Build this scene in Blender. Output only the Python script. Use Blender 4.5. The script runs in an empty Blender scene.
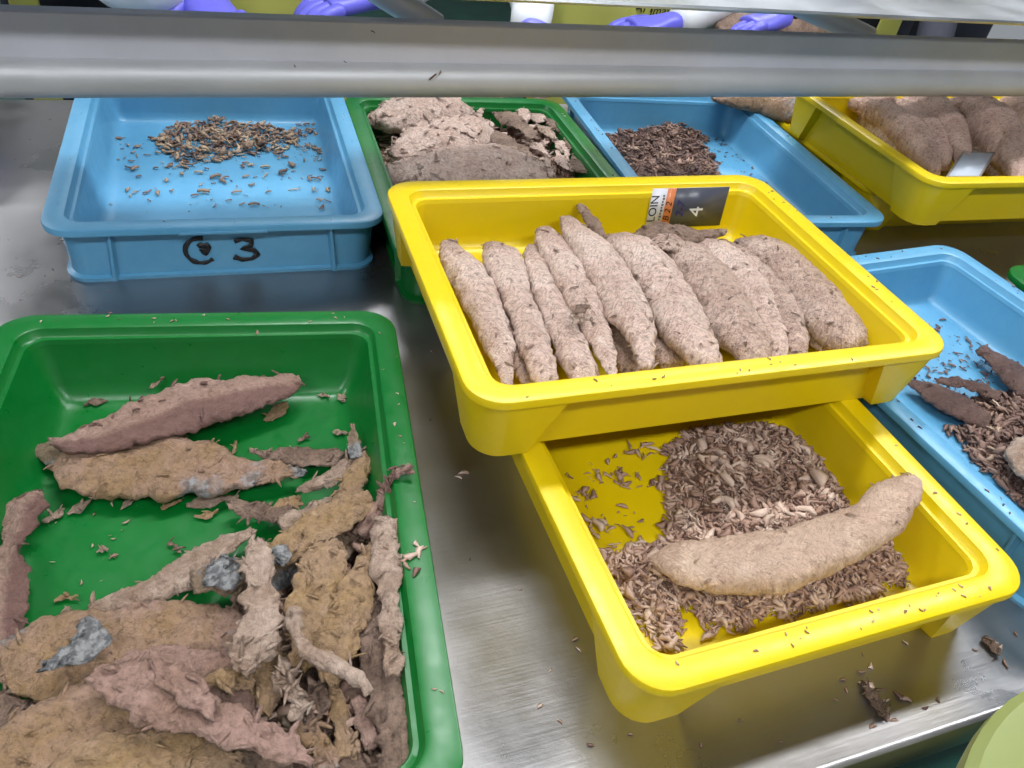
import bpy, bmesh, math, random
from mathutils import Vector, Matrix, Euler, noise
random.seed(7)
C = bpy.context.scene.collection
sc = bpy.context.scene
PI = math.pi

# ---------------------------------------------------------------- camera
CAM = Vector((-0.1228, -0.556, 0.5946))
ROT = Euler((0.8647, -0.133, -0.3229), 'XYZ')
FPX = 770.12
cd = bpy.data.cameras.new('camera'); cam = bpy.data.objects.new('camera', cd); C.objects.link(cam)
cam.location = CAM; cam.rotation_euler = ROT
cd.sensor_width = 36; cd.lens = FPX / 1024 * 36; cd.clip_start = 0.02; cd.clip_end = 50
sc.camera = cam
RM = ROT.to_matrix()
def at(x, y, z):
    """point of the place at height z seen at pixel x, y"""
    v = RM @ Vector(((x - 512) / FPX, -(y - 384) / FPX, -1))
    return CAM + v * ((z - CAM.z) / v.z)

# ---------------------------------------------------------------- world, lights, exposure
w = bpy.data.worlds.new('world'); sc.world = w; w.use_nodes = True
w.node_tree.nodes['Background'].inputs[0].default_value = (0.80, 0.86, 0.93, 1)
w.node_tree.nodes['Background'].inputs[1].default_value = 0.34
sc.view_settings.view_transform = 'Standard'; sc.view_settings.look = 'None'
sc.view_settings.exposure = 0.0; sc.view_settings.gamma = 1; sc.view_settings.use_curve_mapping = False
def area(name, loc, sx, sy, power, col=(0.95, 0.98, 1.0)):
    l = bpy.data.lights.new(name, 'AREA'); l.shape = 'RECTANGLE'; l.size = sx; l.size_y = sy
    l.energy = power; l.color = col
    o = bpy.data.objects.new(name, l); C.objects.link(o); o.location = loc
    return o
LAMPS = [(0.35, 0.62), (2.05, 0.62), (0.35, 2.55), (2.05, 2.55), (-2.5, 0.75), (-2.0, 2.9), (0.6, -1.4), (-1.4, -1.4)]
for lx, ly in LAMPS:
    area('lamp_light', (lx, ly, 1.93), 1.2, 0.22, 27)

# ---------------------------------------------------------------- materials
def new_mat(name):
    m = bpy.data.materials.new(name); m.use_nodes = True
    nt = m.node_tree; b = nt.nodes['Principled BSDF']
    return m, nt, b
def N(nt, t, **k):
    n = nt.nodes.new(t)
    for a, v in k.items():
        if a in n.inputs: n.inputs[a].default_value = v
        else: setattr(n, a, v)
    return n
def link(nt, a, b): nt.links.new(a, b)
def ramp(nt, fac, stops):
    r = nt.nodes.new('ShaderNodeValToRGB'); el = r.color_ramp.elements
    while len(el) < len(stops): el.new(0.5)
    for e, (p, c) in zip(el, stops): e.position = p; e.color = (*c, 1)
    link(nt, fac, r.inputs[0]); return r
def s2l(r, g, b):
    f = lambda c: (c / 255 / 12.92) if c / 255 <= 0.04045 else ((c / 255 + 0.055) / 1.055) ** 2.4
    return (f(r), f(g), f(b))
def plain(name, col, rough=0.5, metal=0.0, bump=0.0, bscale=60, spec=0.5, var=0.0):
    m, nt, b = new_mat(name)
    b.inputs['Base Color'].default_value = (*col, 1); b.inputs['Roughness'].default_value = rough
    b.inputs['Metallic'].default_value = metal; b.inputs['Specular IOR Level'].default_value = spec
    tc = N(nt, 'ShaderNodeTexCoord')
    if bump:
        n = N(nt, 'ShaderNodeTexNoise', Scale=bscale, Detail=4.0); link(nt, tc.outputs['Object'], n.inputs['Vector'])
        bp = N(nt, 'ShaderNodeBump', Strength=bump, Distance=0.002); link(nt, n.outputs['Fac'], bp.inputs['Height'])
        link(nt, bp.outputs[0], b.inputs['Normal'])
    if var:
        n = N(nt, 'ShaderNodeTexNoise', Scale=9.0, Detail=6.0); link(nt, tc.outputs['Object'], n.inputs['Vector'])
        r = ramp(nt, n.outputs['Fac'], [(0.3, tuple(c * (1 - var) for c in col)), (0.7, tuple(min(1, c * (1 + var)) for c in col))])
        link(nt, r.outputs[0], b.inputs['Base Color'])
    return m
def plastic(name, col, scuff, rough=0.33):
    """moulded tray plastic: fine scratches, wet film, faint scuffs"""
    m, nt, b = new_mat(name)
    tc = N(nt, 'ShaderNodeTexCoord')
    n = N(nt, 'ShaderNodeTexNoise', Scale=14.0, Detail=8.0, Roughness=0.7); link(nt, tc.outputs['Object'], n.inputs['Vector'])
    r = ramp(nt, n.outputs['Fac'], [(0.35, col), (0.85, scuff)])
    link(nt, r.outputs[0], b.inputs['Base Color'])
    n2 = N(nt, 'ShaderNodeTexNoise', Scale=70.0, Detail=5.0); link(nt, tc.outputs['Object'], n2.inputs['Vector'])
    mr = N(nt, 'ShaderNodeMapRange'); mr.inputs[3].default_value = rough - 0.12; mr.inputs[4].default_value = rough + 0.2
    link(nt, n2.outputs['Fac'], mr.inputs[0]); link(nt, mr.outputs[0], b.inputs['Roughness'])
    bp = N(nt, 'ShaderNodeBump', Strength=0.16, Distance=0.0012); link(nt, n2.outputs['Fac'], bp.inputs['Height'])
    link(nt, bp.outputs[0], b.inputs['Normal'])
    return m
YEL = plastic('yellow_plastic', (0.69, 0.497, 0.0), (0.65, 0.475, 0.006))
BLU = plastic('blue_plastic', (0.085, 0.295, 0.50), (0.13, 0.36, 0.56))
GRN = plastic('green_plastic', (0.0, 0.118, 0.014), (0.003, 0.145, 0.024), 0.3)

def steel(name, col=(0.52, 0.52, 0.53), r0=0.16, r1=0.42, stain=None, metal=1.0):
    m, nt, b = new_mat(name)
    tc = N(nt, 'ShaderNodeTexCoord'); b.inputs['Metallic'].default_value = metal
    mp = N(nt, 'ShaderNodeMapping'); mp.inputs['Scale'].default_value = (1.5, 40, 1.5); link(nt, tc.outputs['Object'], mp.inputs['Vector'])
    br = N(nt, 'ShaderNodeTexNoise', Scale=12.0, Detail=6.0); link(nt, mp.outputs[0], br.inputs['Vector'])
    n = N(nt, 'ShaderNodeTexNoise', Scale=5.0, Detail=9.0, Roughness=0.65); link(nt, tc.outputs['Object'], n.inputs['Vector'])
    mr = N(nt, 'ShaderNodeMapRange'); mr.inputs[1].default_value = 0.3; mr.inputs[2].default_value = 0.72
    mr.inputs[3].default_value = r0; mr.inputs[4].default_value = r1
    link(nt, n.outputs['Fac'], mr.inputs[0]); link(nt, mr.outputs[0], b.inputs['Roughness'])
    r = ramp(nt, n.outputs['Fac'], [(0.3, tuple(c * 0.82 for c in col)), (0.7, col)])
    link(nt, r.outputs[0], b.inputs['Base Color'])
    n2 = N(nt, 'ShaderNodeTexNoise', Scale=90.0, Detail=4.0); link(nt, tc.outputs['Object'], n2.inputs['Vector'])
    mx = N(nt, 'ShaderNodeMath', operation='ADD'); link(nt, n2.outputs['Fac'], mx.inputs[0]); link(nt, br.outputs['Fac'], mx.inputs[1])
    bp = N(nt, 'ShaderNodeBump', Strength=0.13, Distance=0.001); link(nt, mx.outputs[0], bp.inputs['Height'])
    link(nt, bp.outputs[0], b.inputs['Normal'])
    return m
STEEL = steel('table_steel', (0.43, 0.41, 0.415), 0.22, 0.48, metal=0.93)
RAILM = steel('rail_steel', (0.56, 0.56, 0.58), 0.42, 0.6, metal=0.4)
PLATEM = steel('plate_steel', (0.56, 0.56, 0.63), 0.42, 0.6, metal=0.1)
PIPEM = steel('cross_pipe_steel', (0.66, 0.66, 0.68), 0.35, 0.5, metal=0.3)
SHELFM = steel('shelf_steel', (0.62, 0.64, 0.68), 0.25, 0.45)

def fish(name, a, b_, dark, spec_amt=0.5, silver=0.0, grain=1.0, band=None, ang=(.78, .62), relief=1.0, tip=0.0, seg=0.0, segw=1.0, crack=0.48):
    """cooked fish flesh: two flesh tones, fibre grain along the muscle, dark flecks, optional silver skin"""
    gain = (1.30, 1.22, 1.16) if ('loin' in name or 'second' in name) else (1.22, 1.24, 1.26)
    a = tuple(min(.9, c * g) for c, g in zip(a, gain)); b_ = tuple(min(.9, c * g) for c, g in zip(b_, gain)); dark = tuple(c * 1.15 for c in dark)
    m, nt, b = new_mat(name)
    uv = N(nt, 'ShaderNodeUVMap', uv_map='fibre')
    sep = N(nt, 'ShaderNodeSeparateXYZ'); link(nt, uv.outputs[0], sep.inputs[0])
    tc = N(nt, 'ShaderNodeTexCoord')
    ab = N(nt, 'ShaderNodeMath', operation='ABSOLUTE'); link(nt, sep.outputs[1], ab.inputs[0])
    side = N(nt, 'ShaderNodeMath', operation='MULTIPLY'); link(nt, sep.outputs[1], side.inputs[0]); side.inputs[1].default_value = 45.0
    # fibre coordinate: short fibres slanting away from the centre line on both sides, metres
    nz = N(nt, 'ShaderNodeTexNoise', Scale=28.0, Detail=3.0); link(nt, tc.outputs['Object'], nz.inputs['Vector'])
    def mad(x, mul, add=None):
        q = N(nt, 'ShaderNodeMath', operation='MULTIPLY_ADD'); link(nt, x, q.inputs[0]); q.inputs[1].default_value = mul
        if add is None: q.inputs[2].default_value = 0
        else: link(nt, add, q.inputs[2])
        return q.outputs[0]
    wrp = mad(nz.outputs['Fac'], 0.02)
    uu = mad(sep.outputs[0], 1.0, wrp)
    s_al = mad(ab.outputs[0], ang[1], mad(uu, ang[0])); s_ac = mad(ab.outputs[0], ang[0], mad(uu, -ang[1]))
    cmb = N(nt, 'ShaderNodeCombineXYZ'); link(nt, mad(s_al, 130.0), cmb.inputs[0]); link(nt, mad(s_ac, 620.0 * grain), cmb.inputs[1])
    sn = N(nt, 'ShaderNodeTexNoise', Scale=1.0, Detail=3.0, Roughness=0.6); link(nt, cmb.outputs[0], sn.inputs['Vector'])
    f1 = N(nt, 'ShaderNodeTexNoise', Scale=260.0, Detail=5.0, Roughness=0.7); link(nt, tc.outputs['Object'], f1.inputs['Vector'])
    n1 = N(nt, 'ShaderNodeTexNoise', Scale=22.0, Detail=7.0, Roughness=0.65); link(nt, tc.outputs['Object'], n1.inputs['Vector'])
    r = ramp(nt, n1.outputs['Fac'], [(0.34, a), (0.66, b_)])
    # flecks
    n3 = N(nt, 'ShaderNodeTexNoise', Scale=130.0, Detail=4.0, Roughness=0.75); link(nt, tc.outputs['Object'], n3.inputs['Vector'])
    r3 = ramp(nt, n3.outputs['Fac'], [(0.55, (0, 0, 0)), (0.68, (1, 1, 1))])
    k = N(nt, 'ShaderNodeMath', operation='MULTIPLY'); k.inputs[1].default_value = spec_amt; link(nt, r3.outputs[0], k.inputs[0])
    mx = N(nt, 'ShaderNodeMix', data_type='RGBA'); link(nt, k.outputs[0], mx.inputs[0]); link(nt, r.outputs[0], mx.inputs[6]); mx.inputs[7].default_value = (*dark, 1)
    gr_ = ramp(nt, sn.outputs[0], [(0.36, (1, 1, 1)), (0.52, (0, 0, 0))])
    kk = N(nt, 'ShaderNodeMath', operation='MULTIPLY'); kk.inputs[1].default_value = 0.6 * relief; link(nt, gr_.outputs[0], kk.inputs[0])
    mg = N(nt, 'ShaderNodeMix', data_type='RGBA'); link(nt, kk.outputs[0], mg.inputs[0]); link(nt, mx.outputs[2], mg.inputs[6]); mg.inputs[7].default_value = (*dark, 1)
    out = mg.outputs[2]
    crk = N(nt, 'ShaderNodeTexNoise', Scale=95.0, Detail=7.0, Roughness=0.75, Distortion=1.6); link(nt, tc.outputs['Object'], crk.inputs['Vector'])
    cr_ = ramp(nt, crk.outputs['Fac'], [(0.36, (1, 1, 1)), (0.50, (0, 0, 0))])
    ck = N(nt, 'ShaderNodeMath', operation='MULTIPLY'); ck.inputs[1].default_value = crack; link(nt, cr_.outputs[0], ck.inputs[0])
    mc = N(nt, 'ShaderNodeMix', data_type='RGBA'); link(nt, ck.outputs[0], mc.inputs[0]); link(nt, out, mc.inputs[6]); mc.inputs[7].default_value = (*dark, 1)
    lt_ = ramp(nt, crk.outputs['Fac'], [(0.54, (0, 0, 0)), (0.72, (1, 1, 1))])
    lk = N(nt, 'ShaderNodeMath', operation='MULTIPLY'); lk.inputs[1].default_value = 0.45; link(nt, lt_.outputs[0], lk.inputs[0])
    ml = N(nt, 'ShaderNodeMix', data_type='RGBA'); link(nt, lk.outputs[0], ml.inputs[0]); link(nt, mc.outputs[2], ml.inputs[6]); ml.inputs[7].default_value = (*[min(1, c * 1.35 + .03) for c in b_], 1)
    out = ml.outputs[2]
    if seg:    # muscle segments: thin creases every few millimetres
        nw = N(nt, 'ShaderNodeTexNoise', Scale=14.0, Detail=4.0); link(nt, tc.outputs['Object'], nw.inputs['Vector'])
        ph = mad(mad(ab.outputs[0], .85, mad(uu, 1.0)), 900.0 * segw, mad(nw.outputs['Fac'], 26.0))
        si = N(nt, 'ShaderNodeMath', operation='SINE'); link(nt, ph, si.inputs[0])
        sr = ramp(nt, si.outputs[0], [(0.55, (0, 0, 0)), (0.98, (1, 1, 1))])
        nm = ramp(nt, f1.outputs['Fac'], [(0.46, (0, 0, 0)), (0.62, (1, 1, 1))])
        sm = N(nt, 'ShaderNodeMath', operation='MULTIPLY'); link(nt, sr.outputs[0], sm.inputs[0]); link(nt, nm.outputs[0], sm.inputs[1])
        sk = N(nt, 'ShaderNodeMath', operation='MULTIPLY'); link(nt, sm.outputs[0], sk.inputs[0]); sk.inputs[1].default_value = seg
        ms = N(nt, 'ShaderNodeMix', data_type='RGBA'); link(nt, sk.outputs[0], ms.inputs[0]); link(nt, out, ms.inputs[6]); ms.inputs[7].default_value = (*dark, 1)
        out = ms.outputs[2]
    if tip:
        at2 = N(nt, 'ShaderNodeAttribute', attribute_name='tone')
        ta = N(nt, 'ShaderNodeMath', operation='MULTIPLY_ADD'); link(nt, n1.outputs['Fac'], ta.inputs[0]); ta.inputs[1].default_value = .22; link(nt, at2.outputs['Fac'], ta.inputs[2])
        rt = ramp(nt, ta.outputs[0], [(0.10, (tip, tip, tip)), (0.24, (0, 0, 0))])
        mt_ = N(nt, 'ShaderNodeMix', data_type='RGBA'); link(nt, rt.outputs[0], mt_.inputs[0]); link(nt, out, mt_.inputs[6]); mt_.inputs[7].default_value = (*dark, 1)
        out = mt_.outputs[2]
    if band:   # dark blood line along one side
        n5 = N(nt, 'ShaderNodeMath', operation='MULTIPLY_ADD'); n5.inputs[1].default_value = 0.9; link(nt, n1.outputs['Fac'], n5.inputs[0]); link(nt, side.outputs[0], n5.inputs[2])
        r5 = ramp(nt, n5.outputs[0], [(0.45, (0, 0, 0)), (0.75, (0.8, 0.8, 0.8))])
        mb = N(nt, 'ShaderNodeMix', data_type='RGBA'); link(nt, r5.outputs[0], mb.inputs[0]); link(nt, out, mb.inputs[6]); mb.inputs[7].default_value = (*band, 1)
        out = mb.outputs[2]
    if silver:
        n4 = N(nt, 'ShaderNodeTexNoise', Scale=11.0, Detail=5.0, Roughness=0.6); link(nt, tc.outputs['Object'], n4.inputs['Vector'])
        r4 = ramp(nt, n4.outputs['Fac'], [(0.62 - silver * 0.3, (0, 0, 0)), (0.68 - silver * 0.3, (1, 1, 1))])
        n6 = N(nt, 'ShaderNodeTexNoise', Scale=180.0, Detail=3.0); link(nt, tc.outputs['Object'], n6.inputs['Vector'])
        r6 = ramp(nt, n6.outputs['Fac'], [(0.42, s2l(104, 104, 106)), (0.6, s2l(166, 164, 164))])
        m4 = N(nt, 'ShaderNodeMix', data_type='RGBA'); link(nt, r4.outputs[0], m4.inputs[0]); link(nt, out, m4.inputs[6]); link(nt, r6.outputs[0], m4.inputs[7])
        out = m4.outputs[2]
    link(nt, out, b.inputs['Base Color'])
    h1 = N(nt, 'ShaderNodeMath', operation='MULTIPLY_ADD'); h1.inputs[1].default_value = 1.5 * relief; link(nt, sn.outputs[0], h1.inputs[0]); link(nt, f1.outputs['Fac'], h1.inputs[2])
    h2 = N(nt, 'ShaderNodeMath', operation='ADD'); link(nt, h1.outputs[0], h2.inputs[0]); link(nt, n3.outputs['Fac'], h2.inputs[1])
    hh = h2.outputs[0]
    hh = mad(crk.outputs['Fac'], 3.4, hh)
    if seg: hh = mad(sm.outputs[0], -1.0 * seg, hh)
    bp = N(nt, 'ShaderNodeBump', Strength=0.9, Distance=0.0020); link(nt, hh, bp.inputs['Height'])
    link(nt, bp.outputs[0], b.inputs['Normal'])
    b.inputs['Roughness'].default_value = 0.46; b.inputs['Specular IOR Level'].default_value = 0.45
    return m
LONG = (.985, .17)
FLESH = {
 'loin': fish('loin_flesh', s2l(192, 166, 155), s2l(216, 198, 190), s2l(108, 80, 70), 0.55, tip=.6, relief=.8, seg=.35, segw=1.9),
 'loin_dark': fish('loin_flesh_mottled', s2l(168, 142, 130), s2l(200, 180, 170), s2l(84, 62, 54), 0.85, tip=.8, relief=.8, seg=.45, segw=1.9),
 'pink': fish('pink_flesh', s2l(156, 124, 108), s2l(170, 138, 126), s2l(92, 66, 58), 0.55, band=s2l(116, 82, 76), ang=LONG, relief=.35, seg=.25),
 'pinkish': fish('pinkish_flesh', s2l(142, 110, 92), s2l(168, 134, 122), s2l(86, 62, 54), 0.6, ang=LONG, relief=.4, grain=.5),
 'pale': fish('pale_flesh', s2l(150, 122, 102), s2l(188, 164, 148), s2l(96, 72, 60), 0.6, ang=LONG, relief=.45, grain=.5),
 'tan': fish('tan_flesh', s2l(152, 120, 82), s2l(162, 130, 114), s2l(88, 66, 52), 0.7, silver=0.13, ang=LONG, relief=.35, grain=.5, seg=.3, segw=.8),
 'ochre': fish('ochre_flesh', s2l(158, 126, 84), s2l(164, 134, 110), s2l(92, 68, 50), 0.7, ang=LONG, relief=.45, grain=.5, seg=.22, segw=.9),
 'brown': fish('brown_flesh', s2l(108, 84, 70), s2l(152, 126, 110), s2l(58, 42, 36), 0.8, ang=LONG, relief=.5, grain=.5),
 'silver': fish('silver_skin_flesh', s2l(136, 114, 90), s2l(152, 128, 108), s2l(72, 60, 52), 0.6, silver=0.42, grain=0.5, ang=LONG, relief=.3),
 'dark': fish('dark_flesh', s2l(86, 62, 56), s2l(112, 84, 74), s2l(44, 30, 26), 0.6, ang=LONG, relief=.5),
 'smooth': fish('smooth_loin_flesh', s2l(184, 158, 142), s2l(206, 184, 168), s2l(118, 90, 76), 0.35, relief=.5, seg=.3, segw=1.2, crack=.22, tip=.5),
 'skin': fish('silver_skin', s2l(136, 124, 110), s2l(140, 128, 114), s2l(56, 54, 56), 0.5, silver=0.9, grain=0.5, ang=LONG, relief=.3),
 'shelf': fish('second_yellow_flesh', s2l(168, 138, 126), s2l(202, 178, 168), s2l(86, 62, 56), 0.8, relief=.6),
}
def flakemat(name, stops):
    m, nt, b = new_mat(name)
    at_ = N(nt, 'ShaderNodeAttribute', attribute_name='tone')
    r = ramp(nt, at_.outputs['Fac'], stops); r.color_ramp.interpolation = 'LINEAR'
    link(nt, r.outputs[0], b.inputs['Base Color'])
    tc = N(nt, 'ShaderNodeTexCoord')
    n = N(nt, 'ShaderNodeTexNoise', Scale=300.0, Detail=3.0); link(nt, tc.outputs['Object'], n.inputs['Vector'])
    bp = N(nt, 'ShaderNodeBump', Strength=0.6, Distance=0.001); link(nt, n.outputs['Fac'], bp.inputs['Height'])
    link(nt, bp.outputs[0], b.inputs['Normal']); b.inputs['Roughness'].default_value = 0.6
    return m
FK_PINK = flakemat('pinkish_flakes', [(0, s2l(108, 80, 70)), (0.45, s2l(156, 124, 108)), (1, s2l(204, 180, 164))])
FK_MIX = flakemat('mixed_flakes', [(0, s2l(66, 46, 42)), (0.35, s2l(122, 96, 84)), (0.7, s2l(164, 138, 114)), (1, s2l(196, 174, 146))])
FK_DARK = flakemat('dark_flakes', [(0, s2l(62, 42, 38)), (0.5, s2l(112, 84, 74)), (0.85, s2l(150, 120, 104)), (1, s2l(186, 160, 138))])

MARK = plain('marker_ink', (0.008, 0.008, 0.01), 0.5)
GLOVE = plain('purple_glove', s2l(98, 96, 205), 0.38, bump=0.3, bscale=40)
WHITE = plain('white_cloth', s2l(214, 216, 220), 0.8, bump=0.5, bscale=25)
NAVY = plain('navy_cloth', s2l(28, 30, 44), 0.8, bump=0.3, bscale=60)
OLIVE = plain('olive_apron', s2l(176, 176, 88), 0.45, bump=0.25, bscale=12)
SKIN = plain('skin', s2l(188, 146, 120), 0.5)
BLACK = plain('black_rubber', (0.012, 0.012, 0.014), 0.5)

# ---------------------------------------------------------------- mesh helpers
def mesh_obj(name, verts, faces, mat, parent=None, sharp=None, uv=None, tone=None, origin=True):
    vs = [Vector(v) for v in verts]
    off = Vector((0, 0, 0))
    if origin and parent is None and vs:
        lo = Vector([min(v[i] for v in vs) for i in range(3)]); hi = Vector([max(v[i] for v in vs) for i in range(3)])
        off = Vector(((lo.x + hi.x) / 2, (lo.y + hi.y) / 2, lo.z)); vs = [v - off for v in vs]
    me = bpy.data.meshes.new(name); me.from_pydata([tuple(v) for v in vs], [], faces); me.update()
    for p in me.polygons: p.use_smooth = True
    if sharp is not None: me.set_sharp_from_angle(angle=math.radians(sharp))
    if uv:
        l = me.uv_layers.new(name='fibre')
        for lp in me.loops: l.data[lp.index].uv = uv[lp.vertex_index]
    if tone:
        a = me.attributes.new('tone', 'FLOAT', 'POINT'); a.data.foreach_set('value', tone)
    me.materials.append(mat)
    o = bpy.data.objects.new(name, me); C.objects.link(o); o.location = off
    if parent: o.parent = parent; o.location = (0, 0, 0)
    return o
def tag(o, label=None, cat=None, group=None, kind=None):
    if label: o['label'] = label
    if cat: o['category'] = cat
    if group: o['group'] = group
    if kind: o['kind'] = kind
    return o
def thing(name, label, cat, loc=(0, 0, 0), rz=0, group=None):
    o = bpy.data.objects.new(name, None); C.objects.link(o); o.location = loc; o.rotation_euler = (0, 0, rz)
    o.empty_display_size = 0.05
    return tag(o, label, cat, group)
def box(x0, x1, y0, y1, z0, z1):
    v = [(x0, y0, z0), (x1, y0, z0), (x1, y1, z0), (x0, y1, z0), (x0, y0, z1), (x1, y0, z1), (x1, y1, z1), (x0, y1, z1)]
    f = [(0, 3, 2, 1), (4, 5, 6, 7), (0, 1, 5, 4), (1, 2, 6, 5), (2, 3, 7, 6), (3, 0, 4, 7)]
    return v, f
def bevel(o, w=0.002, n=2):
    m = o.modifiers.new('bevel', 'BEVEL'); m.width = w; m.segments = n; m.limit_method = 'ANGLE'; return o
def tube(pts, rad, seg=20, caps=True):
    pts = [Vector(p) for p in pts]; rr = rad if isinstance(rad, (list, tuple)) else [rad] * len(pts)
    V, F = [], []; up = Vector((0, 0, 1))
    for i, p in enumerate(pts):
        t = (pts[min(i + 1, len(pts) - 1)] - pts[max(i - 1, 0)]).normalized()
        u = t.cross(up)
        if u.length < 1e-3: u = Vector((1, 0, 0))
        u.normalize(); v = t.cross(u)
        for k in range(seg):
            a = 2 * PI * k / seg; V.append(p + (u * math.cos(a) + v * math.sin(a)) * rr[i])
    for i in range(len(pts) - 1):
        for k in range(seg):
            a, b = i * seg + k, i * seg + (k + 1) % seg; F.append((a, b, b + seg, a + seg))
    if caps: F.append(tuple(range(seg))[::-1]); F.append(tuple(range((len(pts) - 1) * seg, len(pts) * seg)))
    return V, F

# ---------------------------------------------------------------- trays
TL, TW, TH = 0.532, 0.404, 0.08
FLOOR = 0.006
def tray(label, mat, cx, cy, rz, z=0.0, longx=True, style='gusset', group=None, L=TL, W=TW, name='fish_tray', deep=0.0):
    A, B = (L / 2, W / 2) if longx else (W / 2, L / 2)
    root = thing(name, label, 'tray', (cx, cy, z), rz, group)
    K = 7
    def loop(z_, ic, im=None, ir=None, R=0.036, g=0.09, tw=0.004, ib=None):
        """closed outline at inset im (mid), ib (rib/gusset) and ic (corner)"""
        im = ic if im is None else im; ir = ic if ir is None else ir
        r = max(R - ic * 0.55, 0.010); pts = []
        a, b = A - ic, B - ic
        def side(X, lim):
            xg = X - g
            return [(-lim, 0), (-(xg + 2 * tw), ic), (-(xg + tw), ir), (-xg, ir), (-(xg - tw), im), (-(xg - tw) * 0.33, im),
                    ((xg - tw) * 0.33, im), (xg - tw, im), (xg, ir), (xg + tw, ir), (xg + 2 * tw, ic), (lim, 0)]
        ga = side(A, a - r); gb = side(B, b - r)
        def corner(cx_, cy_, a0):
            for k in range(1, K):
                t = a0 + PI / 2 * k / K; pts.append((cx_ + r * math.cos(t), cy_ + r * math.sin(t), z_))
        for s, i in ga: pts.append((s, -(B - (i if i else ic)), z_))
        corner(a - r, -(b - r), -PI / 2)
        for s, i in gb: pts.append((A - (i if i else ic), s, z_))
        corner(a - r, b - r, 0)
        for s, i in ga[::-1]: pts.append((s, B - (i if i else ic), z_))
        corner(-(a - r), b - r, PI / 2)
        for s, i in gb[::-1]: pts.append((-(A - (i if i else ic)), s, z_))
        corner(-(a - r), -(b - r), PI)
        return pts
    def strip(loops, close_first=False, close_last=False):
        V, F = [], []; n = len(loops[0])
        for l in loops: V += l
        for i in range(len(loops) - 1):
            for k in range(n):
                a, b = i * n + k, i * n + (k + 1) % n; F.append((a, b, b + n, a + n))
        if close_first: F.append(tuple(range(n))[::-1])
        if close_last: F.append(tuple(range((len(loops) - 1) * n, len(loops) * n)))
        return V, F
    h = TH
    if style == 'gusset':
        outer = [loop(h - 0.008, .0030, .0210, .0030, g=0.092, tw=.0025), loop(0.0, .0135, .0250, .0135, g=0.064, tw=.0025)]
        bot = loop(0.0, .0255, .0265, .0255, g=0.064)
    else:
        outer = [loop(h - 0.008, .0155, .0155, .0075, g=0.075, tw=.003), loop(0.007, .018, .018, .011, g=0.070, tw=.003),
                 loop(0.005, .012, .014, .011, g=0.070, tw=.003), loop(0.0, .013, .015, .012, g=0.070, tw=.003)]
        bot = loop(0.0, .023, .024, .023, g=0.070, tw=.003)
    inner = [loop(h - .0135, .0325), loop(.024, .0395 + deep * .6), loop(.015, .0420 + deep), loop(.0095, .0455 + deep), loop(.0068, .0505 + deep), loop(FLOOR, .060 + deep)]
    # body: from the bottom up the outside, over to the inside wall, down to the inner floor
    V, F = strip([bot] + outer[::-1] + [loop(h - .008, .021), loop(h - .0125, .031)] + inner, True, True)
    mesh_obj('body', V, F, mat, root, sharp=38)
    rim = [loop(h - .0085, .0035), loop(h - .0085, .0), loop(h - .002, .0), loop(h - .0006, .0007), loop(h, .0022), loop(h, .0215), loop(h - .001, .0235),
           loop(h - .0075, .0262), loop(h - .009, .0275), loop(h - .0095, .0312), loop(h - .0145, .0330), loop(h - .0145, .0345), ]
    V, F = strip(rim + [loop(h - .011, .0350), loop(h - .0045, .0240), loop(h - .0045, .0035), rim[0]])
    V, F = strip(rim[:-1] + [loop(h - .0145, .0320), loop(h - .0125, .0300), loop(h - .0060, .0220), loop(h - .0045, .0200), loop(h - .0045, .0035), rim[0]])
    mesh_obj('rim', V, F, mat, root, sharp=38)
    return root

S = 0.8
Y1 = tray('yellow tray of whole loins, stacked across the lower yellow tray', YEL, .4037 * S, .1128 * S, -.0108, TH + .0005, True, L=.5360, W=.408)
Y2 = tray('yellow tray nearest the table edge, with flakes and one curved loin', YEL, .3937 * S, -.1009 * S, .0128, 0, False)
B1 = tray('blue tray marked 3 at the left, holding loose crumbs', BLU, -.153 * S, .7644 * S, -.026, 0, False, 'rib', W=.409)
B2 = tray('blue tray in the back row behind the yellow tray of loins', BLU, .8641 * S, .6921 * S, -.0773, 0, False, 'rib', W=.409)
B3 = tray('blue tray at the right, with dark strips and shreds', BLU, .9344 * S, -.0955 * S, .0763, 0, False, 'rib', W=.409)
G1 = tray('large green tray in the left foreground, piled with fillets', GRN, -.2308 * S, -.1206 * S, -.1135, 0, False, 'rib', W=.394, deep=.010)
G2 = tray('green tray in the back row, between two blue trays', GRN, .3434 * S, .635 * S, -.0327, 0, False, 'rib', W=.394)
Y3 = tray('yellow tray at the top right holding loins and a white card', YEL, 1.4432 * S, .5483 * S, -.0302, TH + .0005, True)
Y4 = tray('yellow tray at the top right, underneath another yellow tray', YEL, 1.480 * S, .700 * S, -.0302, 0, True)
g3p = at(1013, 278, .08)
G3 = tray('green tray cut off at the right edge of the photo', GRN, g3p.x + .206, g3p.y - .235, .0, 0, False, 'rib')

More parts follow.
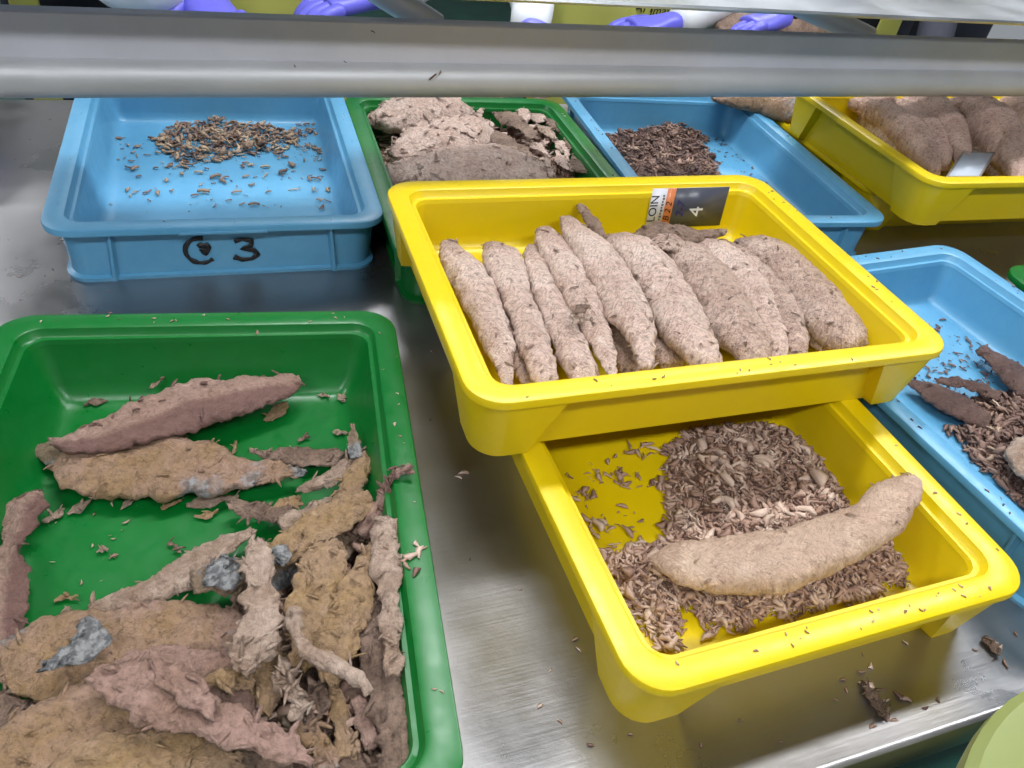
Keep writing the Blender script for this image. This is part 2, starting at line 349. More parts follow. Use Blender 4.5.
# moulded label lip and marker writing on the blue tray
v, f = box(-.052, .052, -TL / 2 - .0022, -TL / 2 + .002, TH - .0095, TH - .0055)
bevel(mesh_obj('label_lip', v, f, BLU, B1), .0008)
def stroke(pts, wd, parent, name='marker_writing'):
    V, F = [], []
    # pts in tray front-wall coords (x along wall, z up): a thin raised ink stroke
    y = -TL / 2 + .0148
    P = [Vector((p[0], 0, p[1])) for p in pts]
    Q = []
    for i in range(len(P) - 1):
        for k in range(4):
            Q.append(P[i].lerp(P[i + 1], k / 4))
    Q.append(P[-1])
    for i, p in enumerate(Q):
        t = (Q[min(i + 1, len(Q) - 1)] - Q[max(i - 1, 0)]).normalized(); n = Vector((-t.z, 0, t.x))
        wl = wd * (0.8 + 0.35 * noise.noise(p * 160 + Vector((3, 1, 0))))
        sl = (p.z / TH) * -.0025 + .0020
        for s, d in ((-1, 0.0), (-1, -.0007), (1, -.0007), (1, 0.0)):
            q = p + n * wl * s / 2; V.append((q.x, y + d + sl, q.z))
    for i in range(len(Q) - 1):
        for k in range(4):
            a, b = i * 4 + k, i * 4 + (k + 1) % 4; F.append((a, b, b + 4, a + 4))
    F += [(0, 1, 2, 3), tuple(range((len(Q) - 1) * 4, len(Q) * 4))]
    return V, F
def merge(parts):
    V, F = [], []
    for v, f in parts:
        n = len(V); V += list(v); F += [tuple(i + n for i in ff) for ff in f]
    return V, F
cxm = -.031; zc = .038
ringp = [(cxm + .0185 * math.cos(a), zc + .0185 * math.sin(a)) for a in [math.radians(d) for d in range(75, 335, 20)]]
heart = [(cxm - .003, zc + .006), (cxm + .001, zc + .009), (cxm + .004, zc + .006), (cxm + .008, zc + .009), (cxm + .010, zc + .004), (cxm + .005, zc - .005), (cxm + .001, zc + .001), (cxm + .006, zc + .001)]
m1 = mesh_obj('marker_sign', *merge([stroke(ringp, .0070, B1), stroke(heart, .0078, B1)]), MARK, B1)
cx3 = .023
three = [(cx3 - .010, zc + .012), (cx3 - .002, zc + .015), (cx3 + .007, zc + .012), (cx3 + .006, zc + .005), (cx3 - .003, zc + .001), (cx3 + .008, zc - .002),
         (cx3 + .012, zc - .009), (cx3 + .006, zc - .015), (cx3 - .004, zc - .016), (cx3 - .012, zc - .011)]
m2 = mesh_obj('marker_number', *stroke([(cx3 + (x_ - cx3) * 1.25, z_) for x_, z_ in three], .0078, B1), MARK, B1)
m1['label'] = 'black hand-drawn round marker sign'; m2['label'] = 'black marker number 3'

# ---------------------------------------------------------------- fish pieces
def catmull(P, n):
    out = []
    m = len(P)
    for j in range(n):
        t = j / (n - 1) * (m - 1); i = min(int(t), m - 2); u = t - i
        p0, p1, p2, p3 = P[max(i - 1, 0)], P[i], P[i + 1], P[min(i + 2, m - 1)]
        out.append(0.5 * ((2 * p1) + (p2 - p0) * u + (2 * p0 - 5 * p1 + 4 * p2 - p3) * u * u + (3 * p1 - p0 - 3 * p2 + p3) * u ** 3))
    return out
PIECES = []
def piece(label, secs, z, th=0.6, mat='loin', rag=0.0015, lump=0.0022, name='tuna_loin', cat='fish', group=None, zmin=None, tufts=0, flaky=False, res=1.0, groove=0.0, ts=1.0):
    """a length of fish lofted through pairs of edge points, each pair at its own height"""
    Lp, Rp = [], []
    for s in secs:
        zz = s[4] if len(s) > 4 else z
        Lp.append(at(s[0], s[1], zz)); Rp.append(at(s[2], s[3], zz))
    length = sum(((Lp[i] + Rp[i]) / 2 - (Lp[i - 1] + Rp[i - 1]) / 2).length for i in range(1, len(Lp)))
    n = max(10, min(110, int(length / 0.0020 * res))); M = 30
    Ls, Rs = catmull(Lp, n), catmull(Rp, n)
    seed = Vector((random.random() * 50, random.random() * 50, random.random() * 50))
    V, UV, F = [], [], []
    acc = 0; prev = None
    for j in range(n):
        c = (Ls[j] + Rs[j]) / 2; wv = (Rs[j] - Ls[j]); hw = max(wv.length / 2, .0012); wd = wv.normalized()
        if prev is not None: acc += (c - prev).length
        prev = c
        tn = ((Ls[min(j + 1, n - 1)] + Rs[min(j + 1, n - 1)]) - (Ls[max(j - 1, 0)] + Rs[max(j - 1, 0)])).normalized()
        wd = (wd - tn * wd.dot(tn) * 0.6).normalized()
        up = wd.cross(tn)
        if up.z < 0: up = -up
        t = j / (n - 1)
        endf = min(1.0, math.sqrt(max(0, 1 - (1 - min(1, min(t, 1 - t) / 0.10)) ** 2)) + 0.12)
        ht = hw * th * (0.55 + 0.45 * endf)
        skew = noise.noise(Vector((acc * 18, 3.3, 0)) + seed) * 0.5
        for k in range(M):
            a = 2 * PI * k / M; ca, sa = math.cos(a), math.sin(a)
            x = math.copysign(abs(ca) ** 0.85, ca); y = math.copysign(abs(sa) ** (0.9 if not flaky else 0.75), sa)
            if flaky: y *= 1 + skew * x
            p = c + wd * x * hw + up * y * ht * (1.0 if y > 0 else 0.75)
            nrm = (wd * ca * 0.8 + up * sa).normalized()
            q = p + seed
            d = noise.fractal(q * 38, 0.9, 2.0, 3) * lump
            # fibre ridges, chevron-shaped
            s_ = acc + abs(x) * hw * 0.8
            d += (noise.noise(Vector((s_ * 210, x * 9.0, a)) + seed)) * 0.0004
            if flaky:   # torn, layered flakes of muscle
                w1 = noise.noise(Vector((s_ * 22, x * 2.2, 1.5)) + seed) * 1.7 + noise.noise(q * 34) * .7 + noise.noise(q * 150) * .12
                d += (w1 * 3 - math.floor(w1 * 3)) * 0.0020 * (1 if y > -.2 else 0) + noise.noise(Vector((acc * 26, x * 2.2, 7)) + seed) * .0022
            d += noise.fractal(q * 200, 0.8, 2.1, 3) * 0.0010
            if groove:
                gx = .35 * math.sin(acc * 17 + seed.x) + .15
                d -= groove * math.exp(-((x - gx) / .13) ** 2) * (1 if y > 0 else 0) * (0.6 + noise.noise(Vector((acc * 30, 2, 1)) + seed))
            if rag:
                e = abs(x) ** 4
                d += e * rag * (noise.noise(q * 110) * .9 + noise.noise(Vector((acc * (90 if flaky else 240), k * 0.01, 0)) + seed) * 1.3 + noise.noise(q * 330) * .35)
            p = p + nrm * d
            if j in (0, n - 1) : p = p + tn * (noise.noise(q * 300) * rag * 2)
            if zmin is not None and p.z < zmin: p.z = zmin + 0.0002 * noise.noise(q * 90)
            V.append(p); UV.append((acc, x * hw))
    for j in range(n - 1):
        for k in range(M):
            a, b = j * M + k, j * M + (k + 1) % M; F.append((a, a + M, b + M, b))
    V.append(sum((V[k] for k in range(M)), Vector()) / M); UV.append((0, 0)); c0 = len(V) - 1
    V.append(sum((V[(n - 1) * M + k] for k in range(M)), Vector()) / M); UV.append((acc, 0)); c1 = len(V) - 1
    for k in range(M):
        F.append((c0, k, (k + 1) % M)); F.append((c1, (n - 1) * M + (k + 1) % M, (n - 1) * M + k))
    # torn tufts lifting off the surface
    for _ in range(tufts):
        j = random.randrange(2, n - 2); k = random.randrange(0, M // 2 + 1)
        b0 = V[j * M + k].copy(); di = Vector((random.uniform(-1, 1), random.uniform(-1, 1), random.uniform(-.1, .5))).normalized()
        ln = random.uniform(.004, .012) * ts; wd_ = random.uniform(.0008, .0022) * ts; sd = di.cross(Vector((0, 0, 1))).normalized()
        i0 = len(V)
        for q_ in range(4):
            u = q_ / 3; c = b0 + di * ln * (u - .3) + Vector((0, 0, .0012 * math.sin(u * 3) + .0006)); ww = wd_ * (1 - abs(u - .4) * 1.2)
            for dx, dz in ((-ww, 0), (0, .0007), (ww, 0), (0, -.0009)):
                V.append(c + sd * dx + Vector((0, 0, dz))); UV.append((u * .01, 0.1))
        for q_ in range(3):
            for e in range(4):
                a, b = i0 + q_ * 4 + e, i0 + q_ * 4 + (e + 1) % 4; F.append((a, b, b + 4, a + 4))
        F.append((i0 + 3, i0 + 2, i0 + 1, i0)); F.append((i0 + 12, i0 + 13, i0 + 14, i0 + 15))
    # origin at base centre
    o = mesh_obj(name, V, F, FLESH[mat], uv=UV, tone=[(min(1, u[0] / max(acc, .001))) for u in UV])
    o['label'] = label; o['category'] = cat
    if group: o['group'] = group
    return o
def frag(label, x1, y1, x2, y2, wpx, z, mat='pale', th=0.45, rag=0.0012, name='fish_fragment', group=None, zmin=None, bend=0.0, tufts=2):
    """small torn piece between two points, wpx wide"""
    dx, dy = x2 - x1, y2 - y1; l = math.hypot(dx, dy) or 1; nx, ny = -dy / l, dx / l
    prof = [(0, .25), (.2, .8), (.45, 1), (.7, .75), (.9, .5), (1, .18)]
    secs = []
    ph = random.random() * 6
    for t, wv in prof:
        b = bend * math.sin(t * PI) * l; wv *= 0.85 + 0.3 * math.sin(ph + t * 7)
        cx_, cy_ = x1 + dx * t + nx * b, y1 + dy * t + ny * b; hw = wpx * wv / 2
        secs.append((cx_ - nx * hw, cy_ - ny * hw, cx_ + nx * hw, cy_ + ny * hw))
    return piece(label, secs, z, th * .7, mat, rag * 1.4, 0.0009, name, 'fish', group, zmin, tufts, False, res=1.6)

FB = TH + FLOOR + .0005    # inner floor height of an upper tray
# whole loins in the upper yellow tray, left to right
ZL = .116
L1 = [
 ('leftmost whole loin in the yellow tray, its dark tip against the wall', [(445,241,452,241),(439,254,463,250),(449,282,488,278),(465,309,503,309),(482,345,513,346),(497,372,514,372),(503,386,513,386)], ZL, 'loin', .62),
 ('second loin from the left in the upper yellow tray', [(485,244,500,245),(481,258,519,258),(497,288,530,290),(509,318,541,320),(517,345,549,345),(528,370,556,368),(538,386,556,384)], ZL, 'loin', .62),
 ('slim smooth-ended loin, third from the left in the upper yellow tray', [(528,245,536,245),(524,262,546,262),(533,294,562,296),(545,325,577,325),(554,350,589,350),(566,372,598,371),(575,384,594,383)], ZL, 'loin', .62),
 ('loin with a torn flap at its middle, left of the topmost loin', [(536,231,548,229),(535,243,563,241),(547,266,581,264),(561,295,597,293),(577,323,607,322),(592,346,613,345),(602,368,617,367),(608,379,615,378)], ZL + .006, 'loin', .62),
 ('topmost pale loin lying slanted across the middle of the yellow tray', [(559,218,570,217),(563,236,590,233),(579,262,614,254),(597,292,632,282),(612,318,643,304),(627,338,652,328),(635,356,653,352),(640,369,652,368)], ZL + .016, 'loin', .60),
 ('broad pale loin just right of the topmost slanted loin', [(600,240,612,236),(612,254,650,246),(628,275,674,270),(643,300,692,297),(656,325,707,325),(672,345,716,347),(690,361,721,360),(700,368,716,367)], ZL + .006, 'loin', .58),
 ('mottled loin right of the broad pale one in the yellow tray', [(650,246,672,242),(662,258,705,255),(680,282,730,278),(697,308,748,305),(713,335,762,330),(733,355,770,352),(745,367,766,364)], ZL, 'loin_dark', .6),
 ('loin wedged between two mottled loins, fourth from the tray right', [(682,244,698,240),(700,256,735,254),(722,282,764,282),(740,306,777,305),(757,330,785,328),(768,352,787,350),(774,363,784,361)], ZL - .002, 'loin', .6),
 ('mottled loin, next to the rightmost one in the yellow tray', [(700,244,715,242),(722,254,752,258),(748,276,781,282),(766,302,798,312),(780,328,807,338),(788,345,808,350),(792,360,806,358)], ZL, 'loin_dark', .62),
 ('rightmost loin in the upper yellow tray, lying by the right wall', [(728,247,736,243),(742,257,762,243),(765,275,797,257),(788,300,823,284),(808,327,847,312),(830,345,864,334),(848,351,868,344)], ZL, 'loin_dark', .62),
]
for lab, secs, z, m_, th in L1:
    piece(lab, secs, z, th, m_, .0014, .0032, zmin=FB, tufts=16, res=1.3, groove=.0012)
LOW = [
 ('loin of the bottom layer, in the gap right of the leftmost loin', [(476,290,492,288),(490,320,516,318),(504,350,530,348),(514,374,538,372),(522,386,534,384)]),
 ('loin of the bottom layer, under the topmost slanted loin', [(575,300,592,298),(592,325,614,322),(606,348,632,346),(616,366,642,364),(624,376,636,375)]),
 ('loin of the bottom layer, right of the topmost slanted loin', [(632,310,648,306),(640,332,664,328),(650,352,678,350),(662,366,684,364)]),
 ('loin of the bottom layer, left of the rightmost loin', [(770,285,780,280),(788,306,808,300),(802,328,824,322),(812,344,834,340),(820,352,832,350)]),
]
for lab, secs in LOW: piece(lab, secs, .102, .6, 'loin_dark', zmin=FB, tufts=3)
piece('thin scrap standing up against the back wall behind the loins', [(576,206,583,204,.142),(583,218,592,214,.138),(592,230,602,228,.134),(599,238,605,237,.130)], .13, .5, 'brown', .002, name='fish_strip', tufts=4)
piece('ragged scrap with a thin tail below the label card', [(628,240,632,246),(645,230,650,248),(660,226,668,246),(680,228,686,244),(700,231,704,240),(724,230,727,232)], .126, .5, 'brown', .003, .004, name='fish_scrap', tufts=14)
piece('small pale scrap lying on the mottled loins below the card', [(641,248,643,251),(655,238,660,250),(672,236,676,250),(684,242,686,247)], .134, .45, 'loin_dark', .003, .003, name='fish_scrap', tufts=10)
frag('short torn flap lying on the fourth loin', 571, 314, 590, 305, 7, .142, 'brown')
frag('tiny flap below the torn flap on the fourth loin', 574, 325, 578, 312, 6, .139, 'pale')

# loins in the far yellow tray at the top right
L3 = [
 ('pale loin lying against the left wall of the far yellow tray', [(856,116,866,112),(868,130,884,122),(888,150,905,138),(905,163,922,157),(918,174,930,172)], .118, 'loin'),
 ('narrow loin, second from the left in the far yellow tray', [(846,104,852,102),(860,112,874,106),(880,126,902,118),(898,144,924,136),(915,162,937,156),(930,174,942,173)], .128, 'shelf'),
 ('loin right of the narrow one in the far yellow tray', [(874,108,884,103),(898,122,918,114),(918,140,938,130),(932,157,950,152),(938,170,950,168)], .130, 'shelf'),
 ('loin behind the white card, its upper half showing', [(894,106,905,101),(913,116,940,108),(933,132,960,125),(950,150,968,144),(958,166,972,162)], .128, 'shelf'),
 ('pale loin whose end passes under the white card', [(925,116,942,108),(953,132,975,120),(968,150,992,140),(985,168,1007,158),(998,180,1018,176)], .122, 'loin_dark'),
 ('large curved loin right of the white card', [(934,113,938,109),(952,119,966,106),(973,134,994,117),(993,154,1012,135),(1007,172,1024,160),(1014,184,1028,180)], .132, 'shelf'),
 ('loin at the right edge of the far yellow tray', [(983,104,986,100),(998,117,1010,106),(1014,132,1030,115),(1030,150,1046,130),(1042,170,1056,150)], .134, 'shelf'),
 ('loin behind the others at the far tray right edge', [(1000,104,1002,99),(1015,110,1022,102),(1034,124,1044,110),(1050,140,1060,125)], .126, 'loin_dark'),
]
def slim(secs, k=.66):
    return [((a + c) / 2 + (a - c) / 2 * k, (b_ + d) / 2 + (b_ - d) / 2 * k, (a + c) / 2 - (a - c) / 2 * k, (b_ + d) / 2 - (b_ - d) / 2 * k) for a, b_, c, d in secs]
for i, (lab, secs, z, m_) in enumerate(L3): piece(lab, slim(secs), z + (.010 if i % 2 else -.004), 1.0, m_, .0018, .0026, zmin=FB, tufts=10)
piece('lumpy fragment on top of the loins by the far tray wall', [(862,100,864,106),(874,95,876,108),(886,96,888,108),(894,102,896,106)], .142, .7, 'shelf', .003, .004, name='fish_fragment', tufts=6)
piece('dark-tipped loin lying across the rims behind the blue tray', [(712,96,713,100),(735,91,738,105),(760,92,760,109),(785,96,783,117),(806,99,803,115)], .091, .6, 'tan', .0015, zmin=.0805, tufts=3)

# fish in the large green tray
GF = FLOOR + .0005
G = [
 ('long pink fillet with a dark stripe, topmost in the green tray', [(301,378,303,384),(285,375,288,396),(255,378,262,407),(225,381,230,418),(190,384,198,428),(160,395,168,436),(130,408,135,445),(100,424,105,451),(70,434,75,452),(51,440,53,444)], .036, .42, 'pink', .003, 12, 'fish_fillet'),
 ('long tan fillet lying just below the topmost pink fillet', [(49,466,52,470),(62,456,68,483),(85,452,88,493),(110,449,112,496),(140,442,142,497),(170,440,172,496),(200,443,203,494),(230,456,233,491),(260,461,262,485),(285,467,287,478),(306,473,306,476)], .024, .42, 'tan', .003, 14, 'fish_fillet'),
 ('silver-skinned tail tip left of the long tan fillet', [(33,448,34,451),(45,445,50,461),(60,444,62,467),(76,450,76,464)], .018, .5, 'silver', .0008, 0, 'fish_tail'),
 ('two-lobed pink fillet at the left edge of the green tray', [(38,489,43,494),(8,508,42,505),(2,528,30,530),(-3,552,19,552),(-18,575,26,575),(-22,600,29,600),(-24,625,25,625),(-20,650,17,650),(-10,676,2,676)], .026, .25, 'pink', .002, 3, 'fish_fillet'),
 ('long thin pink strip pointing left in the middle of the tray', [(253,527,255,533),(222,538,232,551),(190,552,210,573),(163,572,180,594),(130,590,135,607),(100,602,103,612),(87,608,89,613)], .026, .3, 'pale', .0025, 6, 'fish_strip'),
 ('broad tan fillet with a silver skin patch, left of the pile', [(-6,664,-4,678),(8,640,12,690),(40,620,44,698),(80,612,85,702),(120,608,125,702),(160,605,165,698),(200,607,205,690),(232,616,238,672),(248,632,250,655)], .030, .42, 'tan', .003, 14, 'fish_fillet'),
 ('broad pinkish tan fillet in the lower left corner', [(-18,735,-14,810),(20,716,22,810),(60,695,70,795),(100,690,110,778),(140,704,150,762),(172,722,174,746)], .040, .4, 'tan', .003, 10, 'fish_fillet'),
 ('tan fillet cut off by the bottom edge, under the pink slab', [(55,762,57,810),(90,738,95,810),(130,732,135,805),(170,735,178,795),(205,745,215,786),(240,755,244,772)], .048, .4, 'ochre', .003, 8, 'fish_fillet'),
 ('wide pink slab lying diagonally across the lower pile', [(91,674,93,681),(118,668,112,699),(150,660,140,719),(180,672,165,729),(215,700,200,741),(250,714,235,751),(285,732,270,761),(316,756,306,769)], .066, .36, 'pinkish', .003, 14, 'fish_fillet'),
 ('torn pink flap on top of the diagonal pink slab', [(148,652,152,660),(165,660,160,680),(190,673,180,700),(218,698,210,718)], .074, .4, 'pinkish', .003, 4, 'fish_flap'),
 ('pale upright fillet end with frayed tips, middle of the pile', [(250,541,264,541),(244,560,272,560),(245,590,275,590),(242,620,278,620),(236,645,275,645),(232,664,262,662),(240,677,252,675)], .072, .45, 'pale', .004, 14, 'fish_fillet'),
 ('tan strip running up right behind the pale upright fillet', [(369,493,378,508),(345,494,362,519),(320,508,340,533),(295,525,312,549),(268,545,283,563),(243,561,253,573)], .060, .42, 'ochre', .0025, 8, 'fish_strip'),
 ('silver-skinned strip under the tan strip, left of the pale fillet', [(350,528,357,546),(322,543,332,569),(290,553,298,584),(255,558,262,592),(225,560,228,594),(193,577,196,591)], .040, .45, 'silver', .002, 10, 'fish_strip'),
 ('ochre upright piece left of the larger ochre one', [(315,541,336,543),(303,560,345,562),(294,585,341,590),(289,615,335,618),(287,640,326,645),(290,664,311,667)], .066, .45, 'ochre', .003, 16, 'fish_fillet'),
 ('ochre upright piece leaning right, beside the long pale strips', [(386,533,403,545),(366,550,393,566),(350,575,373,590),(336,600,371,612),(324,628,363,640),(317,655,349,668),(324,682,339,684)], .068, .45, 'ochre', .003, 14, 'fish_fillet'),
 ('pale ragged-topped strip along the right wall of the green tray', [(377,519,403,519),(374,540,397,540),(373,560,400,558),(378,600,399,600),(382,640,399,640),(388,674,397,674)], .074, .5, 'pale', .003, 10, 'fish_strip'),
 ('long brownish pale strip in the lower right corner of the tray', [(366,572,373,572),(362,600,385,600),(363,640,393,640),(367,680,399,680),(374,720,405,720),(380,760,409,760),(386,795,406,795)], .062, .5, 'brown', .003, 12, 'fish_strip'),
 ('thin strip between the pale strips and the green wall', [(395,550,400,550),(395,590,406,590),(396,620,406,620),(399,654,402,654)], .056, .5, 'pale', .002, 2, 'fish_strip'),
 ('smooth bent rod of flesh arching over the lower pile', [(288,610,300,609),(289,630,303,628),(293,647,308,639),(310,663,318,649),(335,674,340,660),(355,686,361,672),(366,699,371,688)], .086, .85, 'pale', .0008, 2, 'fish_strip'),
 ('brown strip behind the tan strip, near the middle', [(228,501,230,506),(245,502,248,516),(270,508,275,523),(300,515,305,531),(320,526,322,533)], .024, .4, 'brown', .003, 8, 'fish_strip'),
 ('small orange-brown flake above the pile middle', [(270,508,272,511),(282,499,286,510),(299,495,303,504)], .026, .3, 'ochre', .002, 1, 'fish_flake'),
 ('pale flat piece under the tan strip, upper pile', [(278,520,284,532),(300,508,308,527),(325,501,332,516),(347,499,349,506)], .034, .3, 'pale', .002, 5, 'fish_fillet'),
 ('thin dark pink strip right of the long tan fillet', [(249,448,250,452),(268,453,272,461),(284,449,288,464),(310,450,312,465),(335,452,336,464),(350,456,350,461)], .018, .45, 'brown', .002, 8, 'fish_strip'),
 ('pointed pink strip beside the silver fin, upper right', [(296,490,297,492),(320,477,326,487),(345,461,352,475),(362,449,371,461),(374,444,378,452)], .034, .4, 'pale', .002, 6, 'fish_strip'),
 ('small upright silver fin in the upper right of the tray', [(351,424,353,424),(349,438,357,438),(350,458,361,458)], .045, .35, 'silver', .0005, 0, 'fish_fin'),
 ('ridged tan piece below the silver fin', [(361,452,373,460),(346,474,364,480),(338,490,360,496),(330,503,353,509)], .044, .45, 'ochre', .002, 3, 'fish_fillet'),
 ('curled pink strip hanging over the right rim of the green tray', [(410,467,414,471,.088),(397,470,399,475,.086),(384,481,391,487,.076),(377,497,389,500,.066),(367,514,385,518,.058),(352,532,372,537,.05)], .07, .5, 'pink', .0025, 8, 'fish_strip'),
 ('orange-tan piece under the pale upright fillet', [(258,640,282,642),(256,665,284,668),(253,690,279,696),(261,716,271,716)], .052, .45, 'ochre', .003, 6, 'fish_fillet'),
 ('frayed pale tuft beside the bent rod', [(276,671,284,669),(282,686,295,680),(291,701,303,696),(300,718,305,715)], .066, .6, 'pale', .005, 18, 'fish_fragment'),
 ('small pinkish grey piece below the bent rod', [(307,680,323,682),(304,700,326,702),(302,720,319,722),(306,734,313,734)], .058, .5, 'brown', .003, 5, 'fish_fragment'),
 ('narrow ochre strip hanging below the bent rod', [(321,672,339,672),(327,690,341,690),(330,710,346,712),(334,735,351,738),(338,760,353,760)], .054, .5, 'ochre', .002, 5, 'fish_strip'),
 ('small bean-shaped piece left of the long brownish strip', [(351,700,360,696),(356,721,373,713),(362,739,379,731),(370,750,377,746)], .056, .6, 'pink', .001, 1, 'fish_fragment'),
 ('tan scrap at the bottom, right of the diagonal pink slab', [(288,738,306,722),(308,754,326,735),(318,780,342,760)], .056, .4, 'tan', .003, 6, 'fish_scrap'),
 ('brown scrap at the bottom edge by the right tray wall', [(335,772,345,752),(360,792,368,756),(392,795,396,752)], .050, .4, 'brown', .004, 12, 'fish_scrap'),
 ('small tan flake between the broad fillet and the orange-tan piece', [(204,680,205,684),(222,671,224,689),(240,677,241,691),(252,683,253,687)], .060, .5, 'ochre', .002, 4, 'fish_flake'),
 ('pinkish underlying fillet between the broad tan fillet and the slab', [(110,660,112,676),(150,650,155,700),(195,652,205,712),(235,655,245,716),(262,680,268,706)], .046, .4, 'pinkish', .003, 8, 'fish_fillet'),
 ('dark torn lump near the right wall above the pale strip', [(340,530,352,545),(362,518,376,540),(378,508,392,530),(392,505,398,518)], .040, .6, 'brown', .006, 22, 'fish_scrap'),
 ('reddish lump at the left edge below the broad fillet', [(-14,705,-12,730),(6,698,10,728),(26,702,28,718)], .026, .6, 'brown', .004, 8, 'fish_scrap'),
]
for lab, secs, z, th, m_, rg, tf, nm in G:
    piece(lab, secs, z, th * (.62 if th < .8 else 1), m_, rg * 1.25, .0030, nm, zmin=GF, tufts=int(tf * 1.6), flaky=th < .8, res=1.3, groove=.0030 if th < .8 else 0, ts=1.25)
# hidden bulk of the pile under the visible pieces
for lab, secs, z in [
 ('fillet at the bottom of the pile, under the ochre pieces', [(250,600,262,640),(290,590,300,700),(340,580,350,740),(385,590,392,700)], .026),
 ('fillet at the bottom of the pile, below the bent rod', [(215,720,220,760),(265,690,270,790),(320,680,330,800),(380,690,390,800)], .026),
 ('fillet at the bottom of the pile, beneath the pink slab', [(-10,700,-5,800),(60,710,70,820),(130,700,140,820),(205,690,215,800)], .022)]:
    piece(lab, secs, z, .3, 'brown', .003, .004, 'fish_fillet', zmin=GF, tufts=20)
FR = [
 ('ragged flake below the left end of the tan fillet', 42, 521, 63, 509, 9), ('flake touching the tan fillet underside, left part', 67, 514, 91, 500, 9),
 ('small flake under the middle of the tan fillet', 121, 510, 133, 501, 8), ('tiny curled flake alone on the green floor', 97, 552, 107, 549, 5),
 ('spiky flake above the broad silver-patched fillet', 54, 601, 78, 600, 6), ('curled flake just above the broad fillet edge', 60, 617, 68, 607, 5),
 ('thin flake along the thin pink strip', 137, 587, 156, 575, 5), ('flat flake at the left, above the pink fillet', 84, 405, 107, 401, 7),
 ('oval flake by the left wall of the green tray', 12, 476, 33, 460, 8), ('slim slanted flake on the back wall of the tray', 150, 388, 164, 377, 4),
 ('short flake beside the slim slanted one', 139, 386, 149, 381, 7), ('small flake low on the left back wall', 32, 383, 36, 394, 4),
 ('broad flake below the right tip of the topmost fillet', 265, 421, 287, 402, 14), ('dark flake by the right wall above the silver fin', 354, 424, 357, 408, 9),
 ('long flake under the right half of the tan fillet', 187, 505, 238, 497, 14), ('flake below the long flake under the tan fillet', 196, 516, 217, 511, 7),
 ('dark curled flake in the middle of the green floor', 167, 542, 179, 552, 7), ('slim flake under the centre of the tan fillet', 160, 509, 182, 500, 6),
 ('small flake right of the topmost fillet', 317, 395, 329, 396, 5), ('round flake right of the topmost fillet', 338, 399, 345, 395, 8),
 ('flake standing on the tan fillet edge', 233, 454, 236, 441, 6), ('flake left of the upright standing flake', 184, 442, 184, 432, 5),
 ('dark flake near the thin dark pink strip', 299, 440, 309, 436, 5), ('long dark flake left of the silver fin', 332, 432, 348, 433, 4),
]
for i, (lab, *a) in enumerate(FR):
    x1, y1, x2, y2, wp = a
    zf = GF + .003
    if y2 < 400 and x1 < 200 and 'wall' in lab: zf = .030
    frag(lab, x1, y1, x2, y2, wp, zf, random.choice(['pale', 'pale', 'brown', 'ochre']), zmin=GF, bend=random.uniform(-.15, .15))

piece('silver skin scrap lying on the broad tan fillet', [(40,664,44,672),(62,650,66,668),(80,632,92,664),(88,620,104,640),(86,616,96,622)], .056, .10, 'skin', .004, .001, 'skin_scrap', tufts=8, flaky=True)
piece('silver skin scrap stuck left of the pale upright fillet', [(206,566,210,586),(222,560,228,588),(238,560,242,580)], .056, .15, 'skin', .004, .001, 'skin_scrap', tufts=8, flaky=True)
piece('silver skin scrap stuck right of the pale upright fillet', [(268,560,272,566),(272,548,284,566),(284,545,292,556)], .066, .15, 'skin', .003, .001, 'skin_scrap', tufts=5, flaky=True)
# fish in the green tray of the back row
G2L = [
 ('loin furthest back in the rear green tray', [(366,119,368,124),(382,112,388,129),(405,103,408,132),(430,100,433,131),(455,103,458,128),(474,112,476,119)], .056, 'loin'),
 ('middle loin of the rear green tray', [(391,153,394,161),(407,141,410,159),(430,129,433,158),(455,126,458,156),(478,129,482,153),(497,140,499,147)], .058, 'loin'),
 ('loin closest to the yellow tray wall in the rear green tray', [(386,173,388,186),(415,163,417,192),(445,159,447,193),(480,156,482,192),(515,160,517,190),(548,172,549,184)], .054, 'loin'),
]
for lab, secs, z, m_ in G2L: piece(lab, secs, z, .5, m_, .003, .004, 'fish_loin', zmin=GF, tufts=60, flaky=True, groove=.004, ts=1.9)
F2 = [(497,116,534,138,15,'large flat flake'),(486,127,525,164,12,'long curled strip'),(520,104,527,123,9,'upright flake'),(509,101,523,110,13,'square flake'),
 (492,112,515,119,8,'pale narrow flake'),(546,119,571,149,12,'broad slanted strip'),(553,109,571,131,8,'slim strip by the green wall'),(534,95,549,108,6,'thin strip under the pipe'),
 (526,112,546,121,15,'lumpy flake'),(529,147,549,138,6,'short rod'),(522,141,550,157,5,'thin stick'),(551,139,568,161,8,'curved strip'),
 (510,142,536,157,12,'wide flake'),(543,159,551,176,12,'short broad flake'),(574,154,588,173,14,'brown lump in the corner'),(557,149,571,171,8,'slanted flake'),
 (477,125,492,97,6,'forked upright strip'),(496,98,508,104,8,'flake under the pipe'),(462,101,486,98,10,'flake behind the loins'),(440,99,462,97,8,'ragged strip behind the loins'),
 (470,113,494,126,7,'grey strip over the loins'),(530,160,548,166,8,'flake by the yellow wall'),(500,166,528,172,9,'flat strip by the yellow wall'),(536,124,556,140,7,'crossing strip')]
for i, (a, b, c, d, wp, nm) in enumerate(F2):
    frag(nm + ' in the shredded heap of the rear green tray', a, b, c, d, wp, .058 + .012 * random.random(), random.choice(['pale', 'loin', 'brown', 'loin']), .32, .002, 'fish_flake', zmin=GF, bend=random.uniform(-.2, .2), tufts=8)

